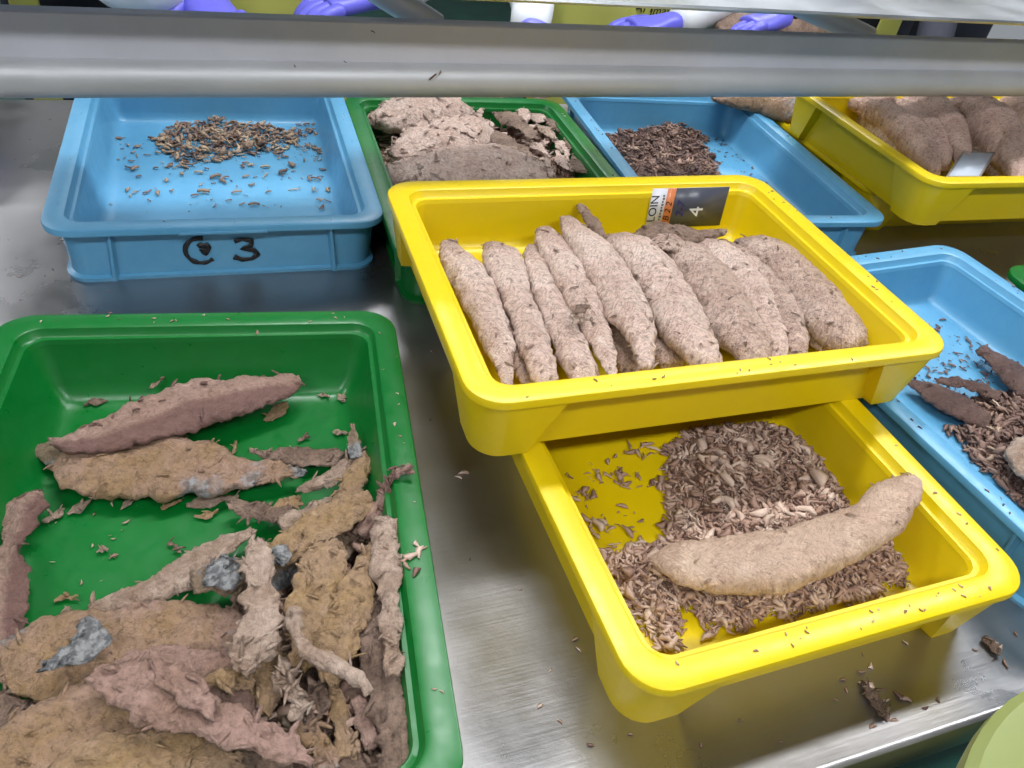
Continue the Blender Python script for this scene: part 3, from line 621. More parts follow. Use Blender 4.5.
# curved loin on the flakes of the lower yellow tray
piece('curved pale loin resting on the flakes, its tip on the tray rim', [(649,556,651,562,.040),(672,547,668,575,.042),(700,544,700,588,.044),(740,540,740,593,.046),(780,535,785,588,.050),(820,523,828,570,.056),(850,510,862,552,.064),(880,492,890,533,.074),(905,475,911,503,.086),(914,472,920,482,.093)], .05, .62, 'smooth', .0008, .0034, tufts=12, res=1.2, groove=.002)

# strips in the right blue tray
D3 = [
 ('long dark strip slanting left in the right blue tray', [(906,379,909,384),(925,382,919,394),(950,391,940,409),(975,404,962,421),(992,419,986,429)], .022, 'dark'),
 ('short dark strip behind the long one in the right blue tray', [(936,379,937,383),(960,379,958,387),(985,386,980,394),(1002,393,998,400)], .026, 'dark'),
 ('dark strip running to the right edge in the right blue tray', [(975,351,983,346),(989,363,999,355),(1004,379,1017,366),(1018,393,1031,380),(1032,407,1048,395)], .026, 'dark'),
 ('pale lump at the right edge, on the dark shreds', [(1007,453,1010,470),(1020,444,1026,482),(1045,440,1052,484),(1065,450,1068,470)], .040, 'pale')]
for lab, secs, z, m_ in D3: piece(lab, secs, z, .32, m_, .0030, .002, 'fish_strip' if m_ == 'dark' else 'fish_fragment', zmin=GF, tufts=4)

# ---------------------------------------------------------------- flakes and crumbs (uncountable)
def inside(p, poly):
    c = False; n = len(poly)
    for i in range(n):
        a, b = poly[i], poly[(i + 1) % n]
        if (a[1] > p[1]) != (b[1] > p[1]) and p[0] < (b[0] - a[0]) * (p[1] - a[1]) / (b[1] - a[1]) + a[0]: c = not c
    return c
def edge_d(p, poly):
    best = 9
    for i in range(len(poly)):
        a = Vector(poly[i]); b = Vector(poly[(i + 1) % len(poly)]); ab = b - a
        t = max(0, min(1, (Vector(p) - a).dot(ab) / ab.length_squared)); best = min(best, (a + ab * t - Vector(p)).length)
    return best
def add_flake(V, F, T, p, ln, wd, tilt, tone, curl=0.0):
    a = random.random() * 2 * PI
    d = Vector((math.cos(a), math.sin(a), random.uniform(-tilt, tilt))).normalized(); lt = 0
    s = d.cross(Vector((random.uniform(-.6, .6) * min(1, tilt * 2), random.uniform(-.6, .6) * min(1, tilt * 2), 1))).normalized(); u = s.cross(d).normalized()
    i0 = len(V); n = 4; th = wd * .22 + .0002
    pr = [0.35, 1.0, 0.85, 0.2]; ph = random.uniform(.7, 1.3)
    for k in range(n):
        t = k / (n - 1); c = p + d * ln * (t - .5) + u * curl * math.sin(t * PI) * ln + s * math.sin(t * 4 * ph) * wd * .3
        ww = wd * pr[k] * .5 * random.uniform(.7, 1.25)
        V.append(c - s * ww); V.append(c + u * th); V.append(c + s * ww); V.append(c - u * th)
        T += [tone] * 4
    for k in range(n - 1):
        for e in range(4):
            q, r = i0 + k * 4 + e, i0 + k * 4 + (e + 1) % 4; F.append((q, r, r + 4, q + 4))
    F.append((i0 + 3, i0 + 2, i0 + 1, i0)); F.append((i0 + 12, i0 + 13, i0 + 14, i0 + 15))
TRAYS = {'Y2': (.3937 * S, -.1009 * S, .0128, .202, .266), 'B1': (-.153 * S, .7644 * S, -.026, .2045, .266), 'B2': (.8641 * S, .6921 * S, -.0773, .2045, .266),
         'B3': (.9344 * S, -.0955 * S, .0763, .2045, .266), 'G1': (-.2308 * S, -.1206 * S, -.1135, .197, .266), 'G2': (.3434 * S, .635 * S, -.0327, .197, .266)}
def in_tray(p, key, ins=.043):
    cx, cy, rz, A, B = TRAYS[key]; x, y = p[0] - cx, p[1] - cy; c, s_ = math.cos(-rz), math.sin(-rz)
    return abs(x * c - y * s_) < A - ins and abs(x * s_ + y * c) < B - ins
def pile(label, poly_px, z0, hmax, n, size, mat, name='fish_flakes', slope=0.9, holes=(), tonef=None, base=True, cat='fish flakes', parts_extra=None, big=0):
    poly = [tuple(at(x, y, z0)[:2]) for x, y in poly_px]; hl = [[tuple(at(x, y, z0)[:2]) for x, y in h] for h in holes]
    xs = [p[0] for p in poly]; ys = [p[1] for p in poly]
    key = [k for t_, k in (('lower yellow', 'Y2'), ('marked 3', 'B1'), ('rear blue', 'B2'), ('right blue', 'B3'), ('rear green', 'G2'), ('green tray', 'G1')) if t_ in label][0]
    V, F, T = [], [], []
    def height(p):
        if not in_tray(p, key): return -1
        wx = noise.noise(Vector((p[0] * 55, p[1] * 55, 3))); wy_ = noise.noise(Vector((p[0] * 55, p[1] * 55, 9)))
        p = (p[0] + wx * .011, p[1] + wy_ * .011)
        if not inside(p, poly): return -1
        d = edge_d(p, poly)
        for h in hl:
            if inside(p, h): return -1
            d = min(d, edge_d(p, h))
        nz = noise.fractal(Vector((p[0] * 22, p[1] * 22, z0 * 9)), 0.9, 2, 3)
        return max(0, min(hmax, d * slope) * (0.85 + 0.45 * nz))
    if base and hmax > .004:
        st = .004; nx, ny = int((max(xs) - min(xs)) / st) + 1, int((max(ys) - min(ys)) / st) + 1; idx = {}
        for i in range(nx):
            for j in range(ny):
                p = (min(xs) + i * st, min(ys) + j * st); h = height(p)
                if h > 0.003:
                    idx[i, j] = len(V); V.append(Vector((p[0], p[1], z0 + h * .8 + .0025 * noise.noise(Vector((p[0] * 200, p[1] * 200, 1)))))); T.append(random.uniform(.1, .4))
        for (i, j), k in list(idx.items()):
            if (i + 1, j) in idx and (i, j + 1) in idx and (i + 1, j + 1) in idx:
                F.append((k, idx[i + 1, j], idx[i + 1, j + 1], idx[i, j + 1]))
    cnt = 0; tries = 0
    while cnt < n and tries < n * 30:
        tries += 1
        p = (random.uniform(min(xs), max(xs)), random.uniform(min(ys), max(ys))); h = height(p)
        if h < 0: continue
        cl = noise.noise(Vector((p[0] * 30, p[1] * 30, 5)))
        if hmax < .004 and cl < random.uniform(-.35, .5): continue
        sz = size[0] * .7 + (size[1] * 1.45 - size[0] * .7) * random.random() ** 2.2
        tilt = .75 if h > .004 else .04
        wd = sz * random.uniform(.16, .62); zz = z0 + h * random.uniform(.8, 1.05) + (wd * .25 + .0003)
        tn = min(1, max(0, .5 * random.random() + .28 + .55 * noise.noise(Vector((p[0] * 45, p[1] * 45, 2)))))
        add_flake(V, F, T, Vector((p[0], p[1], zz)), sz, wd, tilt, tn, random.uniform(-.2, .3) if h > .004 else .05)
        cnt += 1
    for _ in range(big):
        for _t in range(50):
            p = (random.uniform(min(xs), max(xs)), random.uniform(min(ys), max(ys))); h = height(p)
            if h > hmax * .5: break
        sz = random.uniform(.016, .026); add_flake(V, F, T, Vector((p[0], p[1], z0 + h * 1.05 + .002)), sz, sz * .6, .35, random.uniform(.75, 1), .12)
    return tag(mesh_obj(name, V, F, mat, tone=T), label, cat, kind='stuff')
pile('heap of shredded pinkish flakes in the lower yellow tray', [(664,446),(690,430),(770,424),(808,440),(836,474),(856,508),(893,530),(922,578),(862,602),(760,620),(700,646),(662,654),(622,614),(598,566),(615,548),(648,545),(668,525),(660,490)],
     FLOOR, .026, 9000, (.004, .011), FK_PINK, holes=[[(680,648),(688,612),(702,618),(708,650)]], slope=.6, big=40)
pile('loose flakes scattered at the left of the lower yellow tray', [(560,470),(650,440),(665,470),(640,540),(600,575),(575,520)], FLOOR, .0012, 120, (.004, .012), FK_PINK, name='loose_flakes', base=False)
pile('small heap of brown crumbs in the blue tray marked 3', [(152,142),(172,128),(215,118),(236,124),(275,127),(300,142),(275,154),(240,158),(200,163),(186,170),(165,152)], FLOOR, .0085, 1150, (.005, .014), FK_MIX, slope=.5, base=False)
pile('brown crumbs dotted over the floor of the blue tray marked 3', [(108,138),(150,128),(225,116),(326,120),(330,190),(342,208),(112,214),(102,180)], FLOOR, .0018, 260, (.003, .013), FK_MIX, name='loose_crumbs', base=False, cat='crumbs')
pile('brown crumbs gathered along the right of the blue tray marked 3', [(290,128),(326,118),(332,160),(318,165),(285,142)], FLOOR, .003, 160, (.003, .009), FK_MIX, name='loose_crumbs', slope=.3, cat='crumbs', base=False)
pile('dark brown shred heap in the rear blue tray', [(600,138),(640,132),(662,124),(692,130),(708,140),(692,148),(716,158),(722,186),(690,196),(640,196),(618,176),(608,156)], FLOOR, .028, 2400, (.005, .013), FK_DARK, slope=.7)
pile('dark specks scattered in the rear blue tray', [(610,115),(720,115),(770,155),(830,215),(790,225),(720,180),(700,135)], FLOOR, .001, 170, (.0015, .006), FK_DARK, name='loose_crumbs', base=False, cat='crumbs')
pile('dark brown shreds heaped in the right blue tray', [(962,408),(988,392),(1024,398),(1065,405),(1110,520),(1060,540),(1018,505),(992,480),(970,456),(945,432),(968,424)], FLOOR, .024, 3600, (.005, .014), FK_DARK, slope=.6)
pile('dark crumbs scattered over the floor of the right blue tray', [(905,385),(930,350),(920,325),(960,315),(1010,360),(1030,420),(960,440),(925,405)], FLOOR, .0012, 330, (.0015, .008), FK_DARK, name='loose_crumbs', base=False, cat='crumbs')
pile('fine scraps between the fish in the large green tray', [(20,470),(330,440),(380,470),(372,600),(240,640),(60,600),(10,560)], FLOOR, .0012, 70, (.0015, .006), FK_PINK, name='loose_crumbs', base=False, cat='crumbs')
pile('shredded scraps filling the rear green tray under the loins', [(368,135),(420,112),(560,108),(588,135),(604,178),(590,210),(400,210),(380,165)], FLOOR, .046, 1300, (.008, .024), FK_PINK, slope=1.2)
pile('small scraps filling gaps in the fish pile of the green tray', [(235,600),(270,560),(330,535),(385,520),(402,560),(408,700),(412,800),(200,800),(190,720)], FLOOR, .040, 1100, (.006, .020), FK_PINK, slope=1.0)
pile('fine scraps lying by the dark strips of the green tray corner', [(20,432),(48,426),(60,440),(38,450)], FLOOR, .003, 14, (.005, .012), FK_DARK, name='loose_crumbs', base=False, cat='crumbs')

def spots(label, pts, z, mat, size=(.002, .006), name='loose_crumbs', zf=None):
    V, F, T = [], [], []
    for i, p in enumerate(pts):
        s = p[2] if len(p) > 2 else random.uniform(*size)
        q = at(p[0], p[1], z); add_flake(V, F, T, Vector((q.x, q.y, z + .0005 + s * .06)), s, s * random.uniform(.35, .6), .03, random.random(), .05)
    return tag(mesh_obj(name, V, F, mat, tone=T), label, 'crumbs', kind='stuff')
def near_rim(cx, cy, rz, A, B, n, ins=.012, sides='FBLR'):
    out = []
    for _ in range(n):
        s = random.choice(sides); u = random.uniform(-.85, .85); i = random.uniform(.004, .020)
        x, y = {'F': (u * A, -B + i), 'B': (u * A, B - i), 'L': (-A + i, u * B), 'R': (A - i, u * B)}[s]
        out.append((cx + x * math.cos(rz) - y * math.sin(rz), cy + x * math.sin(rz) + y * math.cos(rz)))
    return out
def rimcrumbs(label, cx, cy, rz, A, B, z, n, mat, sides='FBLR', size=(.0015, .005)):
    V, F, T = [], [], []
    for x, y in near_rim(cx, cy, rz, A, B, n, sides=sides):
        s = random.uniform(*size); add_flake(V, F, T, Vector((x, y, z + .0004 + s * .05)), s, s * .5, .03, random.random(), .05)
    return tag(mesh_obj('rim_crumbs', V, F, mat, tone=T), label, 'crumbs', kind='stuff')
rimcrumbs('crumbs on the rim of the upper yellow tray', .4037 * S, .1128 * S, -.0108, .268, .204, TH * 2 + .0005, 26, FK_MIX, 'FR')
rimcrumbs('crumbs on the rim of the lower yellow tray', .3937 * S, -.1009 * S, .0128, .202, .266, TH, 34, FK_PINK, 'FR')
rimcrumbs('crumbs on the rim of the large green tray', -.2308 * S, -.1206 * S, -.1135, .197, .266, TH, 26, FK_PINK, 'BR')
rimcrumbs('crumbs on the rim of the right blue tray', .9344 * S, -.0955 * S, .0763, .2045, .266, TH, 40, FK_DARK, 'LBR')
rimcrumbs('crumbs on the rim of the rear green tray', .3434 * S, .635 * S, -.0327, .197, .266, TH, 14, FK_PINK, 'R')
rimcrumbs('crumbs on the rim of the rear blue tray', .8641 * S, .6921 * S, -.0773, .2045, .266, TH, 16, FK_DARK, 'LFR')
rimcrumbs('crumbs on the rim of the blue tray marked 3', -.153 * S, .7644 * S, -.026, .2045, .266, TH, 16, FK_MIX, 'FLR', (.001, .003))
spots('flakes lying on the right rim of the large green tray', [(417,545,.008),(412,556,.014),(420,553,.012),(407,566,.010),(416,573,.010),(405,560,.009),(424,548,.006),(110,313,.005),(228,320,.004),(257,333,.008),(310,322,.004)], TH, FK_PINK)
TB = [(463,474,.012),(458,478,.008),(432,352,.006),(648,712,.004),(866,686,.014),(872,694,.012),(884,700,.010),(877,705,.018),(884,714,.014),(898,696,.009),(905,700,.010),(872,728,.008),(894,722,.008),(903,724,.006),(868,740,.010),
      (880,738,.006),(990,642,.013),(998,648,.012),(842,680,.006),(846,690,.006),(1005,664,.010),(975,650,.005),(1016,634,.006),(925,708,.006),(938,700,.005),(861,672,.008),(870,666,.007),(575,640,.007),(578,650,.006),(540,707,.006),(560,722,.005),(590,745,.006),
      (53,270,.005),(45,276,.003),(110,292,.004),(455,600,.003),(470,560,.003),(520,590,.003),(430,420,.003),(20,300,.003),(30,140,.004),(15,160,.003),(50,120,.004),(8,240,.003),(20,276,.004),(550,670,.004),(630,735,.004),(700,745,.004),(740,720,.004),(780,742,.004),(905,643,.006),(862,655,.004),(835,700,.004)]
spots('fish crumbs lying on the steel table top', TB, 0.0, FK_PINK)
frag('largest torn flake on the table near the front edge', 864, 684, 885, 716, 13, .004, 'brown', .5, .002, 'fish_flake', zmin=.0003, tufts=10)
frag('flake on the table close to the right blue tray', 982, 636, 1000, 652, 9, .004, 'brown', .4, .002, 'fish_flake', zmin=.0003, tufts=3)

# ---------------------------------------------------------------- label cards
def text_mesh(body, size, mat, parent, loc, rot, name, label=None, depth=.0002, shear=0):
    cu = bpy.data.curves.new(name, 'FONT'); cu.body = body; cu.size = size; cu.extrude = depth; cu.shear = shear
    cu.align_x = 'CENTER'; cu.align_y = 'CENTER'
    t = bpy.data.objects.new(name, cu); C.objects.link(t)
    dg = bpy.context.evaluated_depsgraph_get(); me = bpy.data.meshes.new_from_object(t.evaluated_get(dg))
    bpy.data.objects.remove(t); me.materials.clear(); me.materials.append(mat)
    o = bpy.data.objects.new(name, me); C.objects.link(o); o.parent = parent; o.location = loc; o.rotation_euler = rot
    if label: o['label'] = label
    return o
CWHITE = plain('card_white', s2l(206, 206, 214), 0.35); CORANGE = plain('card_orange', s2l(206, 122, 78), 0.35); CDARK = plain('card_slate', s2l(70, 72, 84), 0.3)
CINKW = plain('card_white_ink', s2l(222, 222, 222), 0.4); CINKP = plain('purple_ink', s2l(48, 34, 110), 0.4); CRED = plain('red_ink', s2l(150, 40, 70), 0.4)
# the card leans on the inside back wall: find the wall frame of the upper yellow tray
card = thing('label_card', 'laminated card with LOIN and number 4 on the yellow tray wall', 'card')
yr = -.0108; wy = .1128 * S + .204 - .0375
def at_y(x, y, Y):
    v = RM @ Vector(((x - 512) / FPX, -(y - 384) / FPX, -1)); return CAM + v * ((Y - CAM.y) / v.y)
tl, tr = at_y(654, 187.5, wy), at_y(729, 188, wy)
ux = (tr.x - tl.x) / 2; chh = .056
card.location = ((tl.x + tr.x) / 2, wy, (tl.z + tr.z) / 2)
card.rotation_euler = (PI / 2 - .10, 0, yr)
# local frame: x right, y up the wall (0 at the top edge), z towards the camera
cw = ux * 2
def cardpart(x0, x1, z0, z1, mat, name, label=None):
    v, f = box(x0 * cw, x1 * cw, -chh, 0, z0, z1); o = mesh_obj(name, v, f, mat, card)
    if label: o['label'] = label
    return o
cardpart(-.5, .5, -.0006, 0, CWHITE, 'card_sheet')
cardpart(-.5, -.31, .0, .0005, CWHITE, 'white_band', 'white band of the card'); cardpart(-.31, -.2, .0, .0005, CORANGE, 'orange_band', 'orange band of the card'); cardpart(-.2, .5, .0, .0005, CDARK, 'slate_panel', 'dark slate panel of the card')
text_mesh('LOIN', .0165, MARK, card, (-.455 * cw + .001, -.028, .0008), (0, 0, PI / 2), 'card_word', 'black printed word')
V, F = [], []
for q in range(9):      # illegible small print: a row of tiny grey dashes
    yq = -.045 + q * .0042; v, f = box(-.355 * cw, -.355 * cw + .0022 + .0012 * (q % 2), yq, yq + .0028, .0005, .0008); n_ = len(V); V += v; F += [tuple(i + n_ for i in ff) for ff in f]
mesh_obj('small_print', V, F, plain('grey_ink', s2l(96, 94, 100), .5), card)['label'] = 'row of tiny grey print'
text_mesh('B 2 2', .0130, MARK, card, (-.255 * cw, -.033, .0008), (0, 0, PI / 2), 'handwritten_code', 'handwritten code on the orange band', shear=.3)
text_mesh('2-7', .0175, CINKP, card, (-.09 * cw, -.031, .0008), (0, 0, PI / 2), 'handwritten_number', 'purple handwritten number', shear=.3)
text_mesh('4', .030, CINKW, card, (.13 * cw, -.034, .0008), (0, 0, PI / 2), 'card_number', 'white number 4', depth=.0004)
# white card leaning in the far yellow tray
c2 = thing('label_card', 'plain white laminated card leaning on the loins, far yellow tray', 'card')
p0, p1, p2, p3 = at(945, 178, .146), at(980, 178, .146), at(996, 152, .152), at(963, 151, .152)
nrm = (p1 - p0).cross(p3 - p0).normalized(); ctr = (p0 + p1 + p2 + p3) / 4
def quad_slab(ps, t, o):
    a = [p - o for p in ps]; b = [p - nrm * t - o for p in ps]
    return a + b, [(0, 1, 2, 3), (7, 6, 5, 4), (0, 4, 5, 1), (1, 5, 6, 2), (2, 6, 7, 3), (3, 7, 4, 0)]
c2.location = ctr
v, f = quad_slab([p0, p1, p2, p3], .001, ctr); mesh_obj('laminate_sleeve', v, f, plain('laminate', s2l(150, 140, 136), .3), c2)
inn = [ctr + (p - ctr) * .86 + nrm * .0006 for p in (p0, p1, p2, p3)]
v, f = quad_slab(inn, .0008, ctr); mesh_obj('card_sheet', v, f, plain('card_paper', s2l(196, 206, 224), .35), c2)

# ---------------------------------------------------------------- steel table
X0, X1 = -1.6, 2.4; YN, YF = -.409, 1.158 * S
prof = [(YN, .0105), (YN - .003, .0095), (YN - .0045, .006), (YN - .0045, -.035), (YN - .002, -.035), (YN - .002, -.004), (YF + .002, -.004), (YF + .002, -.035), (YF + .0045, -.035), (YF + .0045, .004), (YF + .003, .0062), (YF, .0065), (YF - .012, 0), (YN + .022, 0), (YN + .003, .0102)]
def extrude_x(prof, x0, x1, dy=lambda x: 0):
    n = len(prof); V = [(x0, y, z) for y, z in prof] + [(x1, y, z) for y, z in prof]
    F = [(k, (k + 1) % n, (k + 1) % n + n, k + n) for k in range(n)] + [tuple(range(n))[::-1], tuple(range(n, 2 * n))]
    return V, F
table = thing('steel_table', 'long stainless steel work table under all the trays', 'table', (0.4, .25, -.8))
def rel(V, o=table): return [Vector(v) - Vector(o.location) for v in V]
V, F = extrude_x(prof, X0, X1); mesh_obj('table_top', rel(V), F, STEEL, table, sharp=30)
for lx in (-1.45, .4, 2.25):
    for ly in (YN + .06, YF - .06):
        V, F = tube([(lx, ly, -.8), (lx, ly, -.004)], .02, 16); mesh_obj('leg', rel(V), F, RAILM, table, sharp=40)
for ly in (YN + .06, YF - .06):
    V, F = tube([(-1.45, ly, -.55), (2.25, ly, -.55)], .014, 14); mesh_obj('stretcher', rel(V), F, RAILM, table, sharp=40)

# ---------------------------------------------------------------- frame over the table: rail and upper shelf
ZR = .24
ra, rb = at(0, 76.2, ZR), at(1023, 83, ZR); rd = (rb - ra).normalized()
rail0, rail1 = ra - rd * .9, rb + rd * .75
frame = thing('overhead_frame', 'grey steel rail and shelf frame spanning above the back trays', 'frame', ((ra.x + rb.x) / 2, ra.y, 0))
def relf(V): return [Vector(v) - Vector(frame.location) for v in V]
V, F = tube([rail0, rail1], .0222, 32); mesh_obj('rail_pipe', relf(V), F, RAILM, frame, sharp=40)
ny = Vector((-rd.y, rd.x, 0))
def sweep(prof, p0, p1):
    """profile of (back, up) offsets swept from p0 to p1"""
    V = []
    for p in (p0, p1):
        for b_, u in prof: V.append(Vector(p) + ny * b_ + Vector((0, 0, u)))
    n = len(prof); F = [(k, (k + 1) % n, (k + 1) % n + n, k + n) for k in range(n)] + [tuple(range(n))[::-1], tuple(range(n, 2 * n))]
    return V, F
ZT = .3085 - ZR
V, F = sweep([(-.004, .018), (-.004, ZT - .002), (-.002, ZT), (.014, ZT), (.014, ZT - .003), (.0, ZT - .004), (.0, .018)], rail0, rail1)
mesh_obj('side_plate', relf(V), F, PLATEM, frame, sharp=30)
# shelf above
s0, s1 = at(420, -2, .36), at(1020, 25.5, .36); sd = (s1 - s0).normalized(); ny_s = Vector((-sd.y, sd.x, 0))
ny = ny_s
V, F = sweep([(0, 0), (-.002, .003), (0, .006), (.004, .0055), (.235, .0055), (.235, 0)], s0 - sd * 1.3, s1 + sd * .9)
mesh_obj('shelf_plate', relf(V), F, SHELFM, frame, sharp=30)
for (ax, ay, az), (bx, by, bz) in (((436, 27, .285), (372, -14, .33)), ((868, 38, .285), (786, -2, .33))):
    V, F = tube([at(ax, ay, az), at(ax, ay, az).lerp(at(bx, by, bz), .5), at(bx, by, bz)], .0175, 18); mesh_obj('cross_pipe', relf(V), F, PIPEM, frame, sharp=40)
for p in (rail0, rail1):
    V, F = tube([Vector((p.x, p.y, .0)), Vector((p.x, p.y, ZR + .1)), ], .019, 18); mesh_obj('post', relf(V), F, RAILM, frame, sharp=40)
    q = Vector((p.x, p.y + .16, 0)); V, F = tube([q, q + Vector((0, 0, .36))], .019, 18); mesh_obj('post', relf(V), F, RAILM, frame, sharp=40)
    V, F = tube([Vector((p.x, p.y, .32)), Vector((p.x, p.y + .16, .32))], .014, 14); mesh_obj('tie_bar', relf(V), F, RAILM, frame, sharp=40)
# pale scraps and a dark squiggle stuck on the rail
V, F, T = [], [], []
for px, py, zz, s in ((373, 32, .285, .006), (433, 77, .252, .012), (440, 73, .255, .008), (295, 66, .262, .005), (345, 62, .262, .004)):
    q = at(px, py, zz); q = Vector((q.x, ra.y + (q.x - ra.x) * rd.y / rd.x - (.0046 if zz > .27 else .0235), 0))
    v_ = (Vector(((px - 512) / FPX, -(py - 384) / FPX, -1))); v_ = RM @ v_; tt = (q.y - CAM.y) / v_.y; hit = CAM + v_ * tt
    add_flake(V, F, T, Vector((hit.x, q.y, hit.z)), s, s * .35, .9, random.random() * .6, .1)
tag(mesh_obj('stuck_scraps', V, F, FK_MIX, tone=T), 'tiny fish scraps stuck to the overhead rail', 'crumbs', kind='stuff')

# ---------------------------------------------------------------- room
v, f = box(-4, 5, -3, 5.5, -.85, -.8)
tag(mesh_obj('floor', v, f, plain('green_floor', s2l(38, 92, 78), .35, bump=.15, bscale=20, var=.25)), 'glossy green painted floor', 'floor', kind='structure')
v, f = box(-4, 5, -3, 5.5, 2.0, 2.05)
tag(mesh_obj('ceiling', v, f, plain('ceiling_panel', s2l(200, 204, 206), .6)), 'white panel ceiling', 'ceiling', kind='structure')
v, f = box(-4, 5, 5.5, 5.6, -.8, 2.0)
tag(mesh_obj('wall_back', v, f, plain('wall_panel', s2l(190, 196, 198), .5)), 'white panel wall behind the workers', 'wall', kind='structure')
em, nt, b = new_mat('lamp_diffuser'); b.inputs['Base Color'].default_value = (1, 1, 1, 1); b.inputs['Emission Color'].default_value = (.95, .98, 1, 1); b.inputs['Emission Strength'].default_value = 9.0
body_m = plain('lamp_housing', (.7, .7, .7), .4)
lamp0 = None
for i, (lx, ly) in enumerate(LAMPS):
    r_ = thing('ceiling_light', 'long white fluorescent ceiling light above the tables', 'light', (lx, ly, 1.94), 0, 'ceiling lights above the tables')
    if i == 0:
        v, f = box(-.62, .62, -.13, .13, .02, .06); h_ = bevel(mesh_obj('housing', v, f, body_m, r_))
        v, f = box(-.60, .60, -.11, .11, .005, .02); d_ = mesh_obj('diffuser', v, f, em, r_)
    else:
        for s_ in (h_, d_):
            c = s_.copy(); C.objects.link(c); c.parent = r_

# olive plastic drum standing beside the table at the lower right
dr = thing('plastic_drum', 'olive plastic drum standing by the front table edge', 'drum')
q1, q2 = at(1024, 690, .12), at(965, 768, .12); ch = q2 - q1; pn = Vector((-ch.y, ch.x, 0)).normalized(); pn = pn if pn.y < 0 else -pn
dc = (q1 + q2) / 2 + pn * math.sqrt(.204 ** 2 - (ch.length / 2) ** 2); dr.location = (dc.x, dc.y, -.8)
def lathe(prof, seg=64):
    V, F = [], []
    for r, z in prof:
        for k in range(seg): V.append((r * math.cos(2 * PI * k / seg), r * math.sin(2 * PI * k / seg), z))
    for i in range(len(prof) - 1):
        for k in range(seg):
            a, b_ = i * seg + k, i * seg + (k + 1) % seg; F.append((a, b_, b_ + seg, a + seg))
    F.append(tuple(range(seg))[::-1]); F.append(tuple(range((len(prof) - 1) * seg, len(prof) * seg)))
    return V, F
OLD = plain('olive_plastic', s2l(128, 136, 80), .35, bump=.15, bscale=14, var=.08)
V, F = lathe([(.17, 0), (.185, .02), (.195, .3), (.196, .60), (.192, .84), (.188, .895), (.184, .895), (.182, .80), (.18, .2), (.16, .02)])
mesh_obj('drum_body', V, F, OLD, dr, sharp=40)
V, F = lathe([(.190, .893), (.202, .895), (.204, .905), (.204, .918), (.198, .924), (.17, .925), (.05, .924), (.03, .926)])
mesh_obj('drum_lid', V, F, OLD, dr, sharp=40)

# ---------------------------------------------------------------- workers across the table
def skinmesh(name, verts, edges, radii, mat, parent, sub=2, root=0):
    me = bpy.data.meshes.new(name); me.from_pydata([tuple(v) for v in verts], edges, []); me.update()
    o = bpy.data.objects.new(name, me); C.objects.link(o); o.parent = parent
    m = o.modifiers.new('skin', 'SKIN'); m.use_smooth_shade = True
    lay = me.skin_vertices[0] if me.skin_vertices else None
    if lay is None:
        bm = bmesh.new(); bm.from_mesh(me); bm.verts.layers.skin.verify(); bm.to_mesh(me); bm.free(); lay = me.skin_vertices[0]
    for i, r in enumerate(radii):
        lay.data[i].radius = (r, r) if not isinstance(r, tuple) else r; lay.data[i].use_root = (i == root)
    s = o.modifiers.new('sub', 'SUBSURF'); s.levels = sub; s.render_levels = sub
    me.materials.append(mat); return o
def glove(parent, wrist, direction, sidev, name='glove', curl=.5, spread=.021, scale=1.0):
    """gloved hand: palm, four bent fingers of unequal length and a thumb from the side of the palm"""
    d = direction.normalized(); s = (sidev - d * sidev.dot(d)).normalized(); n = d.cross(s)
    if n.z > 0: n = -n      # the palm faces down
    k = scale; V = [wrist - d * .05, wrist, wrist + d * .045 * k, wrist + d * .075 * k]; R = [.030, .026, (.036 * k, .018 * k), (.036 * k, .016 * k)]; Ed = [(0, 1), (1, 2), (2, 3)]
    g = skinmesh(name, V, Ed, R, GLOVE, parent, 2, 2)
    lens = [.062, .072, .068, .054]
    for i in range(4):
        b0 = wrist + d * .068 * k + s * (i - 1.5) * spread * k; p = b0.copy(); dd = d.copy(); fv = [b0 - d * .015]; fr = [.011 * k]
        fv.append(p.copy()); fr.append(.0115 * k)
        for j in range(3):
            a = curl * (0.6 + .5 * j); dd = (d * math.cos(a * (j + 1) * .6) + n * math.sin(a * (j + 1) * .6)).normalized()
            p = p + dd * lens[i] * k * (.42, .33, .25)[j]; fv.append(p.copy()); fr.append((.0108 - .0009 * j) * k)
        f_ = skinmesh('finger', fv, [(q, q + 1) for q in range(len(fv) - 1)], fr, GLOVE, g, 2, 0)
    tb = wrist + d * .022 * k - s * .026 * k
    tv = [tb + s * .01, tb, tb + (d * .6 - s * .8).normalized() * .030 * k + n * .006, tb + (d * .9 - s * .55).normalized() * .058 * k + n * .016]
    skinmesh('thumb', tv, [(0, 1), (1, 2), (2, 3)], [.014 * k, .014 * k, .012 * k, .010 * k], GLOVE, g, 2, 0)
    return g
